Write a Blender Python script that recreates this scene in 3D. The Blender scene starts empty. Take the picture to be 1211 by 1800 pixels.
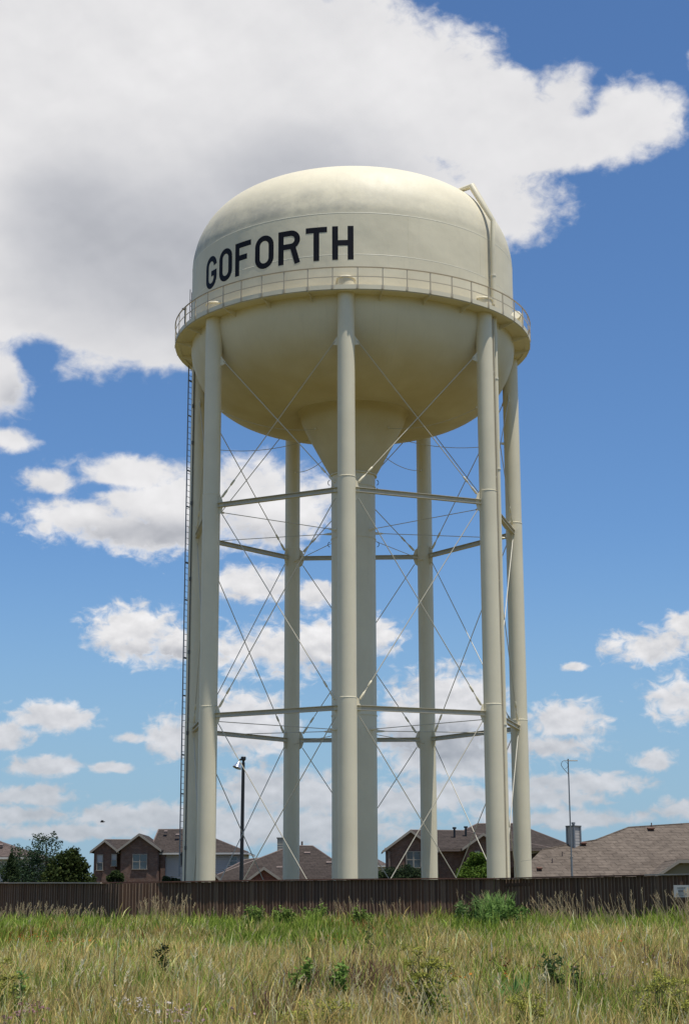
import bpy, math, random
import numpy as np
from mathutils import Vector, Matrix, noise as mnoise
rad = math.radians
PI = math.pi
sc = bpy.context.scene
col = sc.collection

# ------------------------------------------------------------------ camera
EYE = 1.65
FPX, PITCH, YAW, ROLL = 2930.17, 0.226614, -0.005446, -0.003136      # focal length in pixels of a 1211x1800 picture
def _basis():
    def back(v):
        x, y, z = v
        c, s = math.cos(PITCH), math.sin(PITCH); y, z = c*y - s*z, s*y + c*z
        c, s = math.cos(-YAW), math.sin(-YAW); return Vector((c*x - s*y, s*x + c*y, z))
    r, d, u = back((1, 0, 0)), back((0, 1, 0)), back((0, 0, 1))
    c, s = math.cos(ROLL), math.sin(ROLL)
    return (c*r + s*u).normalized(), (-s*r + c*u).normalized(), d.normalized()
CR, CU, CD = _basis()
def ray(px, py):
    return CD + CR*((px - 605.5)/FPX) - CU*((py - 900)/FPX)
def P(px, py, Y):
    """point of the place seen at (px, py) of the photograph at the distance Y"""
    d = ray(px, py); return Vector((0, 0, EYE)) + d*(Y/d.y)
cam_d = bpy.data.cameras.new('camera'); cam = bpy.data.objects.new('camera', cam_d); col.objects.link(cam)
cam_d.sensor_fit = 'VERTICAL'; cam_d.sensor_height = 24; cam_d.lens = 24*FPX/1800
cam_d.clip_start = .1; cam_d.clip_end = 6000
m = Matrix((CR, CU, -CD)).transposed().to_4x4(); m.translation = (0, 0, EYE); cam.matrix_world = m
sc.camera = cam
sc.render.resolution_x, sc.render.resolution_y = 688, 1024

# ------------------------------------------------------------------ light and sky
SUN = Vector((.203, -.170, .964)).normalized()
sun_d = bpy.data.lights.new('sun', 'SUN'); sun = bpy.data.objects.new('sun', sun_d); col.objects.link(sun)
sun_d.energy = 5.0; sun_d.angle = rad(.53); sun_d.color = (1, .955, .88)
sun.rotation_euler = SUN.to_track_quat('Z', 'Y').to_euler(); sun.location = (30, -20, 80)
sc.view_settings.view_transform = 'Standard'; sc.view_settings.look = 'None'
sc.view_settings.exposure = 0; sc.view_settings.gamma = 1; sc.view_settings.use_curve_mapping = False

class NG:
    """small helper to write node graphs as expressions"""
    def __init__(s, nt): s.nt = nt; s.n = nt.nodes; s.l = nt.links
    def node(s, t, ins=None, **kw):
        nd = s.n.new(t)
        for k, v in kw.items(): setattr(nd, k, v)
        for k, v in (ins or {}).items():
            sock = nd.inputs[k]
            if isinstance(v, bpy.types.NodeSocket): s.l.new(v, sock)
            else: sock.default_value = v
        return nd
    def math(s, op, a, b=0, c=0, clamp=False):
        return s.node('ShaderNodeMath', {0: a, 1: b, 2: c}, operation=op, use_clamp=clamp).outputs[0]
    def vec(s, op, a, b=(0, 0, 0), c=(0, 0, 0)):
        ins = {0: a, 1: b}
        if op == 'MULTIPLY_ADD': ins[2] = c
        nd = s.node('ShaderNodeVectorMath', ins, operation=op)
        return nd.outputs['Value' if op in ('LENGTH', 'DOT_PRODUCT') else 'Vector']
    def comb(s, x, y, z=0): return s.node('ShaderNodeCombineXYZ', {0: x, 1: y, 2: z}).outputs[0]
    def noise(s, v, scale, detail=4, rough=.5, dist=0, lac=2.0):
        return s.node('ShaderNodeTexNoise', {'Vector': v, 'Scale': scale, 'Detail': detail, 'Roughness': rough, 'Distortion': dist, 'Lacunarity': lac}).outputs[0]
    def mix(s, f, a, b, blend='MIX'):
        nd = s.node('ShaderNodeMix', {0: f, 6: a, 7: b}, data_type='RGBA', blend_type=blend); return nd.outputs[2]
    def ramp(s, v, a, b, smooth=True):
        nd = s.node('ShaderNodeMapRange', {0: v, 1: a, 2: b, 3: 0., 4: 1.}, interpolation_type='SMOOTHSTEP' if smooth else 'LINEAR'); return nd.outputs[0]

def azel(px, py):
    d = ray(px, py); return math.degrees(math.atan2(d.x, d.y)), math.degrees(math.atan2(d.z, math.hypot(d.x, d.y)))

world = bpy.data.worlds.new('World'); sc.world = world; world.use_nodes = True
g = NG(world.node_tree); g.n.clear()
sky = g.node('ShaderNodeTexSky', sky_type='NISHITA', sun_disc=False, sun_elevation=math.asin(SUN.z), sun_rotation=math.atan2(SUN.x, SUN.y), altitude=200, air_density=1.0, dust_density=.6, ozone_density=2.2)
tc = g.node('ShaderNodeTexCoord').outputs['Generated']
dirn = g.vec('NORMALIZE', tc)
sep = g.node('ShaderNodeSeparateXYZ', {0: dirn})
dx, dy, dz = sep.outputs
el = g.math('MULTIPLY', g.math('ARCSINE', dz), 57.2958)
az = g.math('MULTIPLY', g.math('ARCTAN2', dx, dy), 57.2958)
p0 = g.comb(az, el)
# clouds: where the sheets and heaps stand (position and half-size, in pixels of the photograph, turned into angles)
BLOBS = [(330, 190, 560, 250), (150, 430, 420, 240), (650, 170, 270, 170), (820, 200, 165, 105), (900, 240, 150, 85), (1105, 215, 95, 80),
 (990, 170, 60, 80), (850, 340, 130, 80), (60, 500, 210, 120), (270, 570, 190, 85), (600, 380, 300, 190), (0, 655, 75, 90), (18, 772, 44, 24), (1240, 100, 30, 40),
 (100, 30, 320, 120), (480, 40, 260, 95), (720, 100, 130, 90), (960, 250, 150, 60), (885, 372, 95, 62),
 (240, 832, 130, 38), (135, 905, 125, 42), (100, 850, 70, 26), (340, 885, 240, 85), (480, 880, 150, 80), (250, 935, 160, 34),
 (240, 1110, 84, 58), (330, 1135, 90, 36), (490, 1140, 160, 58), (440, 1030, 90, 34), (630, 1120, 85, 42), (560, 1045, 60, 26),
 (100, 1262, 66, 18), (5, 1292, 46, 20), (75, 1346, 62, 14), (310, 1295, 46, 34), (430, 1265, 80, 44), (40, 1398, 75, 16), (35, 1432, 85, 13),
 (790, 1240, 110, 48), (740, 1290, 90, 36), (800, 1330, 130, 36), (993, 1266, 70, 30), (960, 1312, 105, 18), (1150, 1338, 38, 18),
 (1150, 1140, 95, 38), (1205, 1105, 45, 34), (1195, 1230, 62, 36), (1010, 1172, 26, 9), (1010, 1378, 135, 18), (950, 1402, 100, 20), (1195, 1422, 60, 18),
 (500, 1392, 130, 34), (640, 1410, 120, 24), (780, 1395, 90, 24), (300, 1438, 190, 20), (120, 1462, 150, 12), (470, 1458, 220, 24), (200, 1350, 40, 8), (1010, 1440, 190, 14), (230, 1297, 26, 8)]
fld = None
for cx, cy, rx, ry in BLOBS:
    if cy > 1180: rx, ry = rx*1.25, ry*1.4
    a0, e0 = azel(cx, cy); a1, _ = azel(cx + 20, cy); _, e1 = azel(cx, cy - 20)
    rxd, ryd = (a1 - a0)/20*rx, (e1 - e0)/20*ry
    k = g.vec('MULTIPLY_ADD', p0, (1/rxd, 1/ryd, 0), (-a0/rxd, -e0/ryd, 0))
    k = g.vec('LENGTH', k)
    if rx >= 150 and cy < 700: k = g.math('SUBTRACT', 1.0, g.math('MULTIPLY', g.math('SUBTRACT', 1.0, k), 2.1))
    fld = k if fld is None else g.math('SMOOTH_MIN', fld, k, .22)
holes = None
for cx, cy, rx, ry in [(92, -12, 50, 16), (430, -8, 40, 14), (575, 2, 22, 16), (905, 235, 22, 16), (60, 620, 60, 22), (190, 858, 70, 9)]:
    a0, e0 = azel(cx, cy); a1, _ = azel(cx + 20, cy); _, e1 = azel(cx, cy - 20)
    rxd, ryd = (a1 - a0)/20*rx, (e1 - e0)/20*ry
    k = g.vec('LENGTH', g.vec('MULTIPLY_ADD', p0, (1/rxd, 1/ryd, 0), (-a0/rxd, -e0/ryd, 0)))
    holes = k if holes is None else g.math('MINIMUM', holes, k)
inside = g.math('SUBTRACT', 1.0, fld)
inside = g.math('SUBTRACT', inside, g.math('MULTIPLY', g.ramp(holes, 1.8, .0), .50))
# cloud noise; clouds are finer and flatter towards the horizon
sq = g.math('ADD', .42, g.math('DIVIDE', 5.0, g.math('ADD', g.math('MAXIMUM', el, 0), 6.0)))
def cnoise(off, det=12, rgh=.55):
    v = g.vec('ADD', p0, off)
    s2 = g.node('ShaderNodeSeparateXYZ', {0: v})
    v = g.comb(s2.outputs[0], g.math('MULTIPLY', s2.outputs[1], 1.35), sq)
    w = g.noise(v, .55, 3, .5)
    v = g.vec('ADD', v, g.comb(g.math('MULTIPLY', w, 1.1), g.math('MULTIPLY', w, -.7)))
    return g.noise(v, .42, det, rgh, 0, 2.15)
n0 = cnoise((0, 0, 0)); m0 = cnoise((0, 0, 0), 4, .42); n1 = cnoise((.12, .45, 0), 4, .42)
wisp = g.noise(g.vec('MULTIPLY', p0, (1, 1.4, 1)), 1.7, 9, .58, .5)
wamp = g.math('ADD', .62, g.math('MULTIPLY', g.ramp(el, 17., 8.), 1.0))
body = g.math('ADD', g.math('ADD', inside, g.math('MULTIPLY', g.math('SUBTRACT', n0, .5), 1.55)), g.math('MULTIPLY', g.math('SUBTRACT', wisp, .5), wamp))
# sky outside the picture: the same sort of scattered heaps
vv = g.vec('MULTIPLY', dirn, (1, 1, 1.6))
outn = g.noise(vv, 2.3, 9, .55, .2)
infr = g.math('MULTIPLY', g.ramp(g.math('ABSOLUTE', az), 15., 12.), g.ramp(g.math('ABSOLUTE', g.math('SUBTRACT', el, 13)), 23., 18.5))
outside = g.math('MULTIPLY', g.math('SUBTRACT', outn, .56), 4.0)
body = g.mix(infr, outside, body)
cover = g.ramp(body, -.13, .50)
relief = g.math('MULTIPLY', g.math('SUBTRACT', m0, n1), 1.6)
big = None
for cx, cy, rx, ry in [(290, 450, 330, 190), (520, 330, 230, 120), (40, 700, 60, 40), (330, 945, 260, 36), (300, 1152, 130, 22), (500, 1180, 150, 22), (790, 1300, 130, 40), (150, 400, 170, 150), (1150, 1172, 90, 20), (500, 600, 200, 120)]:
    a0, e0 = azel(cx, cy); a1, _ = azel(cx + 20, cy); _, e1 = azel(cx, cy - 20)
    rxd, ryd = (a1 - a0)/20*rx, (e1 - e0)/20*ry
    k = g.vec('LENGTH', g.vec('MULTIPLY_ADD', p0, (1/rxd, 1/ryd, 0), (-a0/rxd, -e0/ryd, 0)))
    big = k if big is None else g.math('SMOOTH_MIN', big, k, .3)
w0 = g.noise(g.vec('MULTIPLY', p0, (1, 1.4, 1)), 1.1, 4, .5); w1 = g.noise(g.vec('ADD', g.vec('MULTIPLY', p0, (1, 1.4, 1)), (.06, .30, 0)), 1.1, 4, .5)
relief = g.math('ADD', relief, g.math('MULTIPLY', g.math('SUBTRACT', w0, w1), g.math('ADD', .25, g.math('MULTIPLY', g.ramp(el, 15., 7.), 1.1))))
softn = g.noise(g.vec('MULTIPLY', p0, (1, 1.3, 1)), .22, 5, .5)
dark = g.math('MULTIPLY', g.ramp(g.math('ADD', big, g.math('MULTIPLY', g.math('SUBTRACT', softn, .5), -.9)), 1.45, .05), g.ramp(body, .15, .6))
dark = g.math('MULTIPLY', dark, infr)
lum = g.math('ADD', g.math('SUBTRACT', .80, g.math('MULTIPLY', dark, .30)), g.math('MULTIPLY', relief, g.math('ADD', .10, g.math('MULTIPLY', g.ramp(el, 20., 9.), .26))))
lum = g.math('ADD', lum, g.math('MULTIPLY', g.math('SUBTRACT', softn, .5), .16))
lum = g.math('MULTIPLY', g.math('MINIMUM', g.math('MAXIMUM', lum, .36), .93), 10.0)
# far clouds low in the sky lose contrast in the air
low = g.ramp(el, 9., 0.)
ccol = g.mix(g.ramp(lum, 3.6, 8.5), (.94, .97, 1.06, 1), (1.0, .99, 1.0, 1))
ccol = g.mix(g.math('MULTIPLY', low, .7), ccol, (.90, .87, .92, 1))
ccol = g.vec('SCALE', ccol)
g.l.new(lum, ccol.node.inputs['Scale'])
lowmul = g.math('SUBTRACT', 1.0, g.math('MULTIPLY', low, .24))
cc2 = g.vec('SCALE', ccol); g.l.new(lowmul, cc2.node.inputs['Scale'])
alpha = g.math('MULTIPLY', cover, g.math('SUBTRACT', .985, g.math('MULTIPLY', low, .32)))
skyc = g.mix(1.0, sky.outputs[0], (.71, .96, 1.22, 1), 'MULTIPLY')
skyc = g.mix(g.math('MULTIPLY', g.ramp(el, 13., -1.), .85), skyc, (3.0, 4.65, 6.2, 1))
fin = g.mix(alpha, skyc, cc2)
fin = g.mix(g.ramp(el, -.2, -1.5), fin, (1.3, 1.25, .8, 1))
bg = g.node('ShaderNodeBackground', {'Color': fin, 'Strength': .1})
g.l.new(bg.outputs[0], g.node('ShaderNodeOutputWorld').inputs[0])

# ------------------------------------------------------------------ materials
def mat(name, build):
    m = bpy.data.materials.new(name); m.use_nodes = True
    g = NG(m.node_tree); g.n.clear()
    out = g.node('ShaderNodeOutputMaterial')
    b = g.node('ShaderNodeBsdfPrincipled')
    g.l.new(b.outputs[0], out.inputs[0])
    build(g, b, out)
    return m
def setb(g, b, col=None, rough=.6, spec=.5, metal=0, bump=None, bs=.3, bd=.02):
    if col is not None:
        if isinstance(col, bpy.types.NodeSocket): g.l.new(col, b.inputs['Base Color'])
        else: b.inputs['Base Color'].default_value = (*col, 1) if len(col) == 3 else col
    if isinstance(rough, bpy.types.NodeSocket): g.l.new(rough, b.inputs['Roughness'])
    else: b.inputs['Roughness'].default_value = rough
    b.inputs['Specular IOR Level'].default_value = spec; b.inputs['Metallic'].default_value = metal
    if bump is not None:
        bn = g.node('ShaderNodeBump', {'Height': bump, 'Strength': bs, 'Distance': bd}); g.l.new(bn.outputs[0], b.inputs['Normal'])
def objc(g): return g.node('ShaderNodeTexCoord').outputs['Object']
def simple(name, c, rough=.6, spec=.4, metal=0, var=.15, scale=3., bs=.1):
    def f(g, b, out):
        v = objc(g); n = g.noise(v, scale, 6, .6)
        cc = g.mix(n, tuple(x*(1 - var) for x in c) + (1,), tuple(x*(1 + var) for x in c) + (1,))
        setb(g, b, cc, rough, spec, metal, g.noise(v, scale*6, 4, .6), bs, .01)
    return mat(name, f)

PAINT = (.70, .632, .46)
def _paint(tank):
    def f(g, b, out):
        v = objc(g)
        n = g.noise(v, .35, 6, .6); n2 = g.noise(g.vec('MULTIPLY', v, (3.0, 3.0, .25)), 1.0, 6, .62)
        c = g.mix(g.ramp(n, .3, .7), tuple(x*.93 for x in PAINT) + (1,), tuple(x*1.04 for x in PAINT) + (1,))
        c = g.mix(g.math('MULTIPLY', g.ramp(n2, .52, .85), .16), c, (.42, .385, .27, 1))
        rs_ = g.noise(g.vec('MULTIPLY', v, (9.0, 9.0, .5)), 1.0, 5, .7)
        c = g.mix(g.math('MULTIPLY', g.ramp(rs_, .68, .80), .30), c, (.33, .22, .12, 1))
        bump = g.noise(v, 1.1, 3, .5)
        if tank:
            s = g.node('ShaderNodeSeparateXYZ', {0: v}); z = s.outputs[2]
            a = g.math('ARCTAN2', s.outputs[0], g.math('MULTIPLY', s.outputs[1], -1.0))
            q = g.comb(g.math('MULTIPLY', a, 6.0), g.math('MULTIPLY', z, .9))
            grime = g.noise(q, .8, 9, .62)
            fine = g.noise(q, 5.0, 6, .6)
            # mildew that settles on the knuckle of the dome, just above the upper seam, worst on the left side
            band = g.math('MULTIPLY', g.ramp(z, 31.75, 32.05), g.ramp(z, 34.0, 32.2))
            side = g.math('ADD', .45, g.math('MULTIPLY', g.ramp(a, .45, -.45), .55))
            md = g.math('MULTIPLY', g.math('MULTIPLY', band, side), g.ramp(g.math('ADD', grime, g.math('MULTIPLY', g.math('SUBTRACT', fine, .5), .3)), .30, .62))
            c = g.mix(g.math('MULTIPLY', md, .50), c, (.27, .265, .24, 1))
            # rain streaks running down from the dome onto the wall
            st = g.noise(g.comb(g.math('MULTIPLY', a, 45.0), g.math('MULTIPLY', z, .25)), 1.0, 4, .6)
            c = g.mix(g.math('MULTIPLY', g.ramp(st, .55, .8), .13), c, (.36, .34, .28, 1))
            # underside of the bowl: shade and yellow ground bounce put into the colour
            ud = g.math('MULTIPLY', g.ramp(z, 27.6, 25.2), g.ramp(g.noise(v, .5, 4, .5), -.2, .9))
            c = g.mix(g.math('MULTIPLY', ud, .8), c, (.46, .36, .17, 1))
            # plate buckles
            bump = g.math('ADD', g.noise(g.vec('MULTIPLY', v, (1, 1, .8)), .75, 2, .4), g.math('MULTIPLY', g.noise(v, 3.0, 3, .5), .12))
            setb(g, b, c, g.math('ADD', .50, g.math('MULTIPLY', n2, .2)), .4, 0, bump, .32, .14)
        else:
            setb(g, b, c, g.math('ADD', .38, g.math('MULTIPLY', n2, .2)), .45, 0, bump, .15, .03)
    return f
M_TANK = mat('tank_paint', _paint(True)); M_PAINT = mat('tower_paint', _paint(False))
M_STEEL = simple('rail_paint', (.45, .39, .29), .5, .4)
M_RAIL = simple('brown_rail_paint', (.36, .29, .19), .5, .4)
M_CLEAN = simple('seam_paint', (.76, .71, .57), .45, .45)
M_LETTER = simple('black_letter_paint', (.008, .008, .012), .6, .15, 0, .25, 2.)
M_RODM = simple('rod_paint_strut_shade', (.50, .46, .36), .4, .5)
M_DARKM = simple('dark_steel', (.10, .10, .095), .5, .5)
M_BLACK = simple('black_pole_paint', (.012, .012, .013), .45, .5)
M_GLASS = simple('lamp_reflector', (.45, .50, .60), .18, .8, .6)
M_GALV = simple('galvanised_pipe', (.20, .21, .22), .4, .5, .4)
M_WHITE = simple('white_trim', (.50, .48, .44), .55)
M_TRIM = simple('beige_trim', (.27, .24, .20), .6)
M_DKTRIM = simple('brown_trim', (.16, .12, .10), .6)

def _wood(g, b, out):
    v = objc(g)
    rnd = g.node('ShaderNodeObjectInfo').outputs['Random']
    vv = g.vec('ADD', g.vec('MULTIPLY', v, (14, 14, 1.1)), g.comb(g.math('MULTIPLY', rnd, 57.0), g.math('MULTIPLY', rnd, 31.0), g.math('MULTIPLY', rnd, 13.0)))
    n = g.noise(vv, 1.0, 7, .6, .6)
    c = g.mix(n, (.034, .021, .015, 1), (.21, .115, .072, 1))
    c = g.mix(g.math('MULTIPLY', rnd, .55), c, (.050, .036, .030, 1))
    c = g.mix(g.ramp(rnd, .88, 1.0), c, (.17, .11, .075, 1))
    c = g.mix(g.math('MULTIPLY', g.ramp(g.noise(vv, .35, 4, .6), .5, .75), .6), c, (.07, .060, .053, 1))
    setb(g, b, c, .9, .06, 0, n, .4, .006)
M_WOOD = mat('fence_wood', _wood)
M_EDGE = simple('worn_sunlit_board_edge', (.22, .15, .105), .9, .1, 0, .6, 5.)  # paler than the boards: wear, and sunlight on the edge put into the colour
M_CAP = simple('cap_wood', (.13, .065, .045), .8, .2, 0, .4, 2.)
M_CAPPALE = simple('pale_cap_wood', (.42, .34, .27), .8, .2, 0, .3, 2.)

def _brick(name, a, bcol, mort):
    def f(g, b, out):
        v = g.node('ShaderNodeTexCoord').outputs['Object']
        s = g.node('ShaderNodeSeparateXYZ', {0: v})
        u = g.comb(g.math('ADD', s.outputs[0], s.outputs[1]), s.outputs[2])
        br = g.node('ShaderNodeTexBrick', {'Vector': u, 'Color1': (*a, 1), 'Color2': (*bcol, 1), 'Mortar': (*mort, 1), 'Scale': 1.0, 'Mortar Size': .012, 'Brick Width': .22, 'Row Height': .075, 'Bias': 0.})
        n = g.noise(v, 2.6, 7, .72)
        c = g.mix(g.ramp(n, .38, .62), br.outputs[0], g.mix(.7, br.outputs[0], (a[0]*.6, a[1]*.6, a[2]*.6, 1)))
        setb(g, b, c, .85, .2, 0, br.outputs[1], -.4, .01)
    return mat(name, f)
M_BRICK = _brick('brown_brick', (.19, .105, .075), (.075, .050, .040), (.19, .145, .12))
M_REDBRICK = _brick('red_brick', (.22, .07, .05), (.14, .05, .04), (.22, .15, .13))

def _shingle(name, a, bcol, big=1.0):
    def f(g, b, out):
        v = objc(g); s = g.node('ShaderNodeSeparateXYZ', {0: v})
        u = g.comb(g.math('ADD', s.outputs[0], g.math('MULTIPLY', s.outputs[1], .35)), g.math('MULTIPLY', s.outputs[2], 2.3))
        br = g.node('ShaderNodeTexBrick', {'Vector': u, 'Color1': (*a, 1), 'Color2': (*bcol, 1), 'Mortar': tuple(x*.45 for x in a) + (1,), 'Scale': 1.0, 'Mortar Size': .03, 'Brick Width': .62*big, 'Row Height': .30*big, 'Bias': -.1, 'Mortar Smooth': .8}, offset_frequency=2)
        n = g.noise(g.vec('MULTIPLY', v, (1, 1, 3.0)), 1.6, 7, .7, .8); n2 = g.noise(v, .25, 3, .5)
        c = g.mix(g.ramp(n, .35, .65), tuple(x*.72 for x in a) + (1,), tuple(x*1.25 for x in bcol) + (1,))
        c = g.mix(.5, c, br.outputs[0]); c = g.mix(g.math('MULTIPLY', g.ramp(n2, .4, .7), .3), c, tuple(x*.8 for x in a) + (1,))
        h = g.math('ADD', g.math('MULTIPLY', br.outputs[1], -1.0), g.math('MULTIPLY', n, .9))
        setb(g, b, c, .9, .15, 0, h, .7, .03)
    return mat(name, f)
M_ROOF = _shingle('dark_shingles', (.042, .033, .028), (.062, .049, .042))
M_ROOFB = _shingle('tan_shingles', (.104, .083, .066), (.156, .127, .102), 1.2)
M_ROOFG = _shingle('grey_brown_shingles', (.085, .064, .055), (.115, .088, .076))
M_SIDE = simple('grey_siding', (.42, .40, .37), .6, .3, 0, .06, 1.)
M_SIDEB = simple('beige_siding', (.36, .335, .27), .6, .3, 0, .06, 1.)
M_OLIVE = simple('olive_stucco', (.20, .18, .12), .8, .2, 0, .06, 1.)
def _pane(g, b, out):
    setb(g, b, (.045, .055, .06), .06, .9); b.inputs['IOR'].default_value = 1.52
M_PANE = mat('window_glass', _pane)
M_BLIND = simple('window_blind', (.36, .37, .38), .5, .4, 0, .05, 1.)

def _ground(g, b, out):
    v = objc(g); n = g.noise(v, .25, 8, .6); n2 = g.noise(v, 3.0, 8, .7)
    c = g.mix(g.ramp(n, .35, .65), (.095, .095, .030, 1), (.17, .135, .055, 1))
    c = g.mix(g.math('MULTIPLY', n2, .35), c, (.09, .08, .035, 1))
    setb(g, b, c, .95, .1, 0, n2, .8, .06)
M_GROUND = mat('meadow_ground', _ground)
def _blade(trans):
    def f(g, b, out):
        at = g.node('ShaderNodeAttribute', attribute_name='tint').outputs['Color']
        setb(g, b, at, .7, .08)
        t = g.node('ShaderNodeBsdfTranslucent', {'Color': at})
        mx = g.node('ShaderNodeMixShader', {0: trans}); g.l.new(b.outputs[0], mx.inputs[1]); g.l.new(t.outputs[0], mx.inputs[2]); g.l.new(mx.outputs[0], out.inputs[0])
    return f
M_BLADE = mat('grass_blades', _blade(.5)); M_PLANT = mat('plant_leaves', _blade(.3))
def _bark(g, b, out):
    v = objc(g); n = g.noise(g.vec('MULTIPLY', v, (6, 6, 1.5)), 2.0, 6, .7)
    setb(g, b, g.mix(n, (.05, .04, .03, 1), (.12, .095, .07, 1)), .9, .1, 0, n, .8, .02)
M_BARK = mat('bark', _bark)

# ------------------------------------------------------------------ mesh helpers
class MB:
    def __init__(s): s.v = []; s.f = []; s.c = []
    def add(s, vs, fs, c=None):
        o = len(s.v); s.v += [tuple(x) for x in vs]; s.f += [tuple(i + o for i in f) for f in fs]
        s.c += [c]*len(vs)
    def box(s, c, size, rot=None, colr=None):
        hx, hy, hz = (q/2 for q in size); c = Vector(c)
        vs = [Vector((x, y, z)) for x in (-hx, hx) for y in (-hy, hy) for z in (-hz, hz)]
        if rot is not None: vs = [rot @ q for q in vs]
        s.add([c + q for q in vs], [(0, 1, 3, 2), (4, 6, 7, 5), (0, 4, 5, 1), (2, 3, 7, 6), (0, 2, 6, 4), (1, 5, 7, 3)], colr)
    def bar(s, a, b, w, h, up=(0, 0, 1)):
        a, b = Vector(a), Vector(b); d = (b - a); L = d.length; d.normalize()
        sd = d.cross(Vector(up)).normalized(); u = sd.cross(d)
        s.box((a + b)/2, (w, L, h), Matrix((sd, d, u)).transposed())
    def tube(s, pts, r, n=12, cap=True, colr=None):
        pts = [Vector(p) for p in pts]; rs = r if isinstance(r, (list, tuple)) else [r]*len(pts)
        rings = []; prev = None
        for i, p in enumerate(pts):
            t = (pts[min(i + 1, len(pts) - 1)] - pts[max(i - 1, 0)]).normalized()
            if prev is None: a = t.cross(Vector((0, 0, 1)) if abs(t.z) < .9 else Vector((1, 0, 0))).normalized()
            else: a = (prev - t*prev.dot(t)).normalized()
            prev = a; b = t.cross(a)
            k = 1.0
            if 0 < i < len(pts) - 1:
                cs = (pts[i] - pts[i-1]).normalized().dot(t); k = 1/max(cs, .5)
            rings.append([p + (a*math.cos(2*PI*j/n) + b*math.sin(2*PI*j/n))*rs[i]*(k if n > 6 else 1) for j in range(n)])
        o = len(s.v); vs = [q for rg in rings for q in rg]; fs = []
        for i in range(len(pts) - 1):
            for j in range(n): fs.append((i*n + j, i*n + (j + 1) % n, (i + 1)*n + (j + 1) % n, (i + 1)*n + j))
        if cap: fs.append(tuple(range(n - 1, -1, -1))); fs.append(tuple(range((len(pts) - 1)*n, len(pts)*n)))
        s.add(vs, fs, colr)
    def lathe(s, prof, n=96, a0=0, a1=2*PI, closed=True):
        """prof: (r, z) list, angle measured from -Y towards +X"""
        m = n if closed else n + 1; vs = []; fs = []
        for r, z in prof:
            for j in range(m):
                a = a0 + (a1 - a0)*j/n; vs.append((r*math.sin(a), -r*math.cos(a), z))
        for i in range(len(prof) - 1):
            for j in range(n):
                k = (j + 1) % m; fs.append((i*m + j, i*m + k, (i + 1)*m + k, (i + 1)*m + j))
        s.add(vs, fs)
    def poly_prism(s, pts, off):
        n = len(pts); pts = [Vector(p) for p in pts]; off = Vector(off)
        s.add(pts + [p + off for p in pts], [tuple(range(n)), tuple(range(2*n - 1, n - 1, -1))] + [(i, i + n, (i + 1) % n + n, (i + 1) % n) for i in range(n)])
    def mesh(s, name, m, smooth=None):
        me = bpy.data.meshes.new(name); me.from_pydata(s.v, [], s.f); me.materials.append(m)
        if any(c is not None for c in s.c):
            at = me.color_attributes.new('tint', 'FLOAT_COLOR', 'POINT')
            at.data.foreach_set('color', np.array([(*(c or (.1, .1, .05)), 1) for c in s.c], np.float32).ravel())
        if smooth:
            me.polygons.foreach_set('use_smooth', [True]*len(me.polygons)); me.set_sharp_from_angle(angle=rad(smooth))
        me.update(); return me
    def build(s, name, m, parent=None, smooth=None, loc=None):
        return put(name, s.mesh(name, m, smooth), parent, loc)
def put(name, me, parent=None, loc=None, rz=0):
    o = bpy.data.objects.new(name, me); col.objects.link(o)
    if parent is not None: o.parent = parent
    if loc is not None: o.location = loc
    if rz: o.rotation_euler.z = rz
    return o
def recalc(o):
    import bmesh
    b = bmesh.new(); b.from_mesh(o.data); bmesh.ops.recalc_face_normals(b, faces=b.faces); b.to_mesh(o.data); b.free(); return o
def tag(o, label=None, cat=None, group=None, kind=None):
    if label: o['label'] = label
    if cat: o['category'] = cat
    if group: o['group'] = group
    if kind: o['kind'] = kind
    return o
def empty(name, loc, label, cat, group=None):
    o = bpy.data.objects.new(name, None); col.objects.link(o); o.location = loc; o.empty_display_size = .5
    return tag(o, label, cat, group)

# ------------------------------------------------------------------ ground
def gz(x, y):
    """height of the meadow"""
    t = min(max((y - 24)/24, 0), 1); t = t*t*(3 - 2*t)
    q = 1 - min(max((y - 60)/15, 0), 1)
    return .33*t*q + .10*min(max((x - 3)/5, 0), 1)*t*q
def gzn(x, y):
    t = np.clip((y - 24)/24, 0, 1); t = t*t*(3 - 2*t); q = 1 - np.clip((y - 60)/15, 0, 1)
    return .33*t*q + .10*np.clip((x - 3)/5, 0, 1)*t*q
xs = sorted(set([-1500, -600, -250, -100, -60] + list(range(-40, 41, 2)) + [60, 100, 250, 600, 1500]))
ys = sorted(set([-1500, -500, -150, -50] + list(range(-20, 100, 2)) + [120, 150, 250, 500, 1200, 3000]))
mb = MB(); mb.add([(x, y, gz(x, y)) for y in ys for x in xs], [(j*len(xs) + i, j*len(xs) + i + 1, (j + 1)*len(xs) + i + 1, (j + 1)*len(xs) + i) for j in range(len(ys) - 1) for i in range(len(xs) - 1)])
tag(mb.build('ground', M_GROUND, smooth=60), 'meadow ground under the tall grass', kind='structure')

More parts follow.
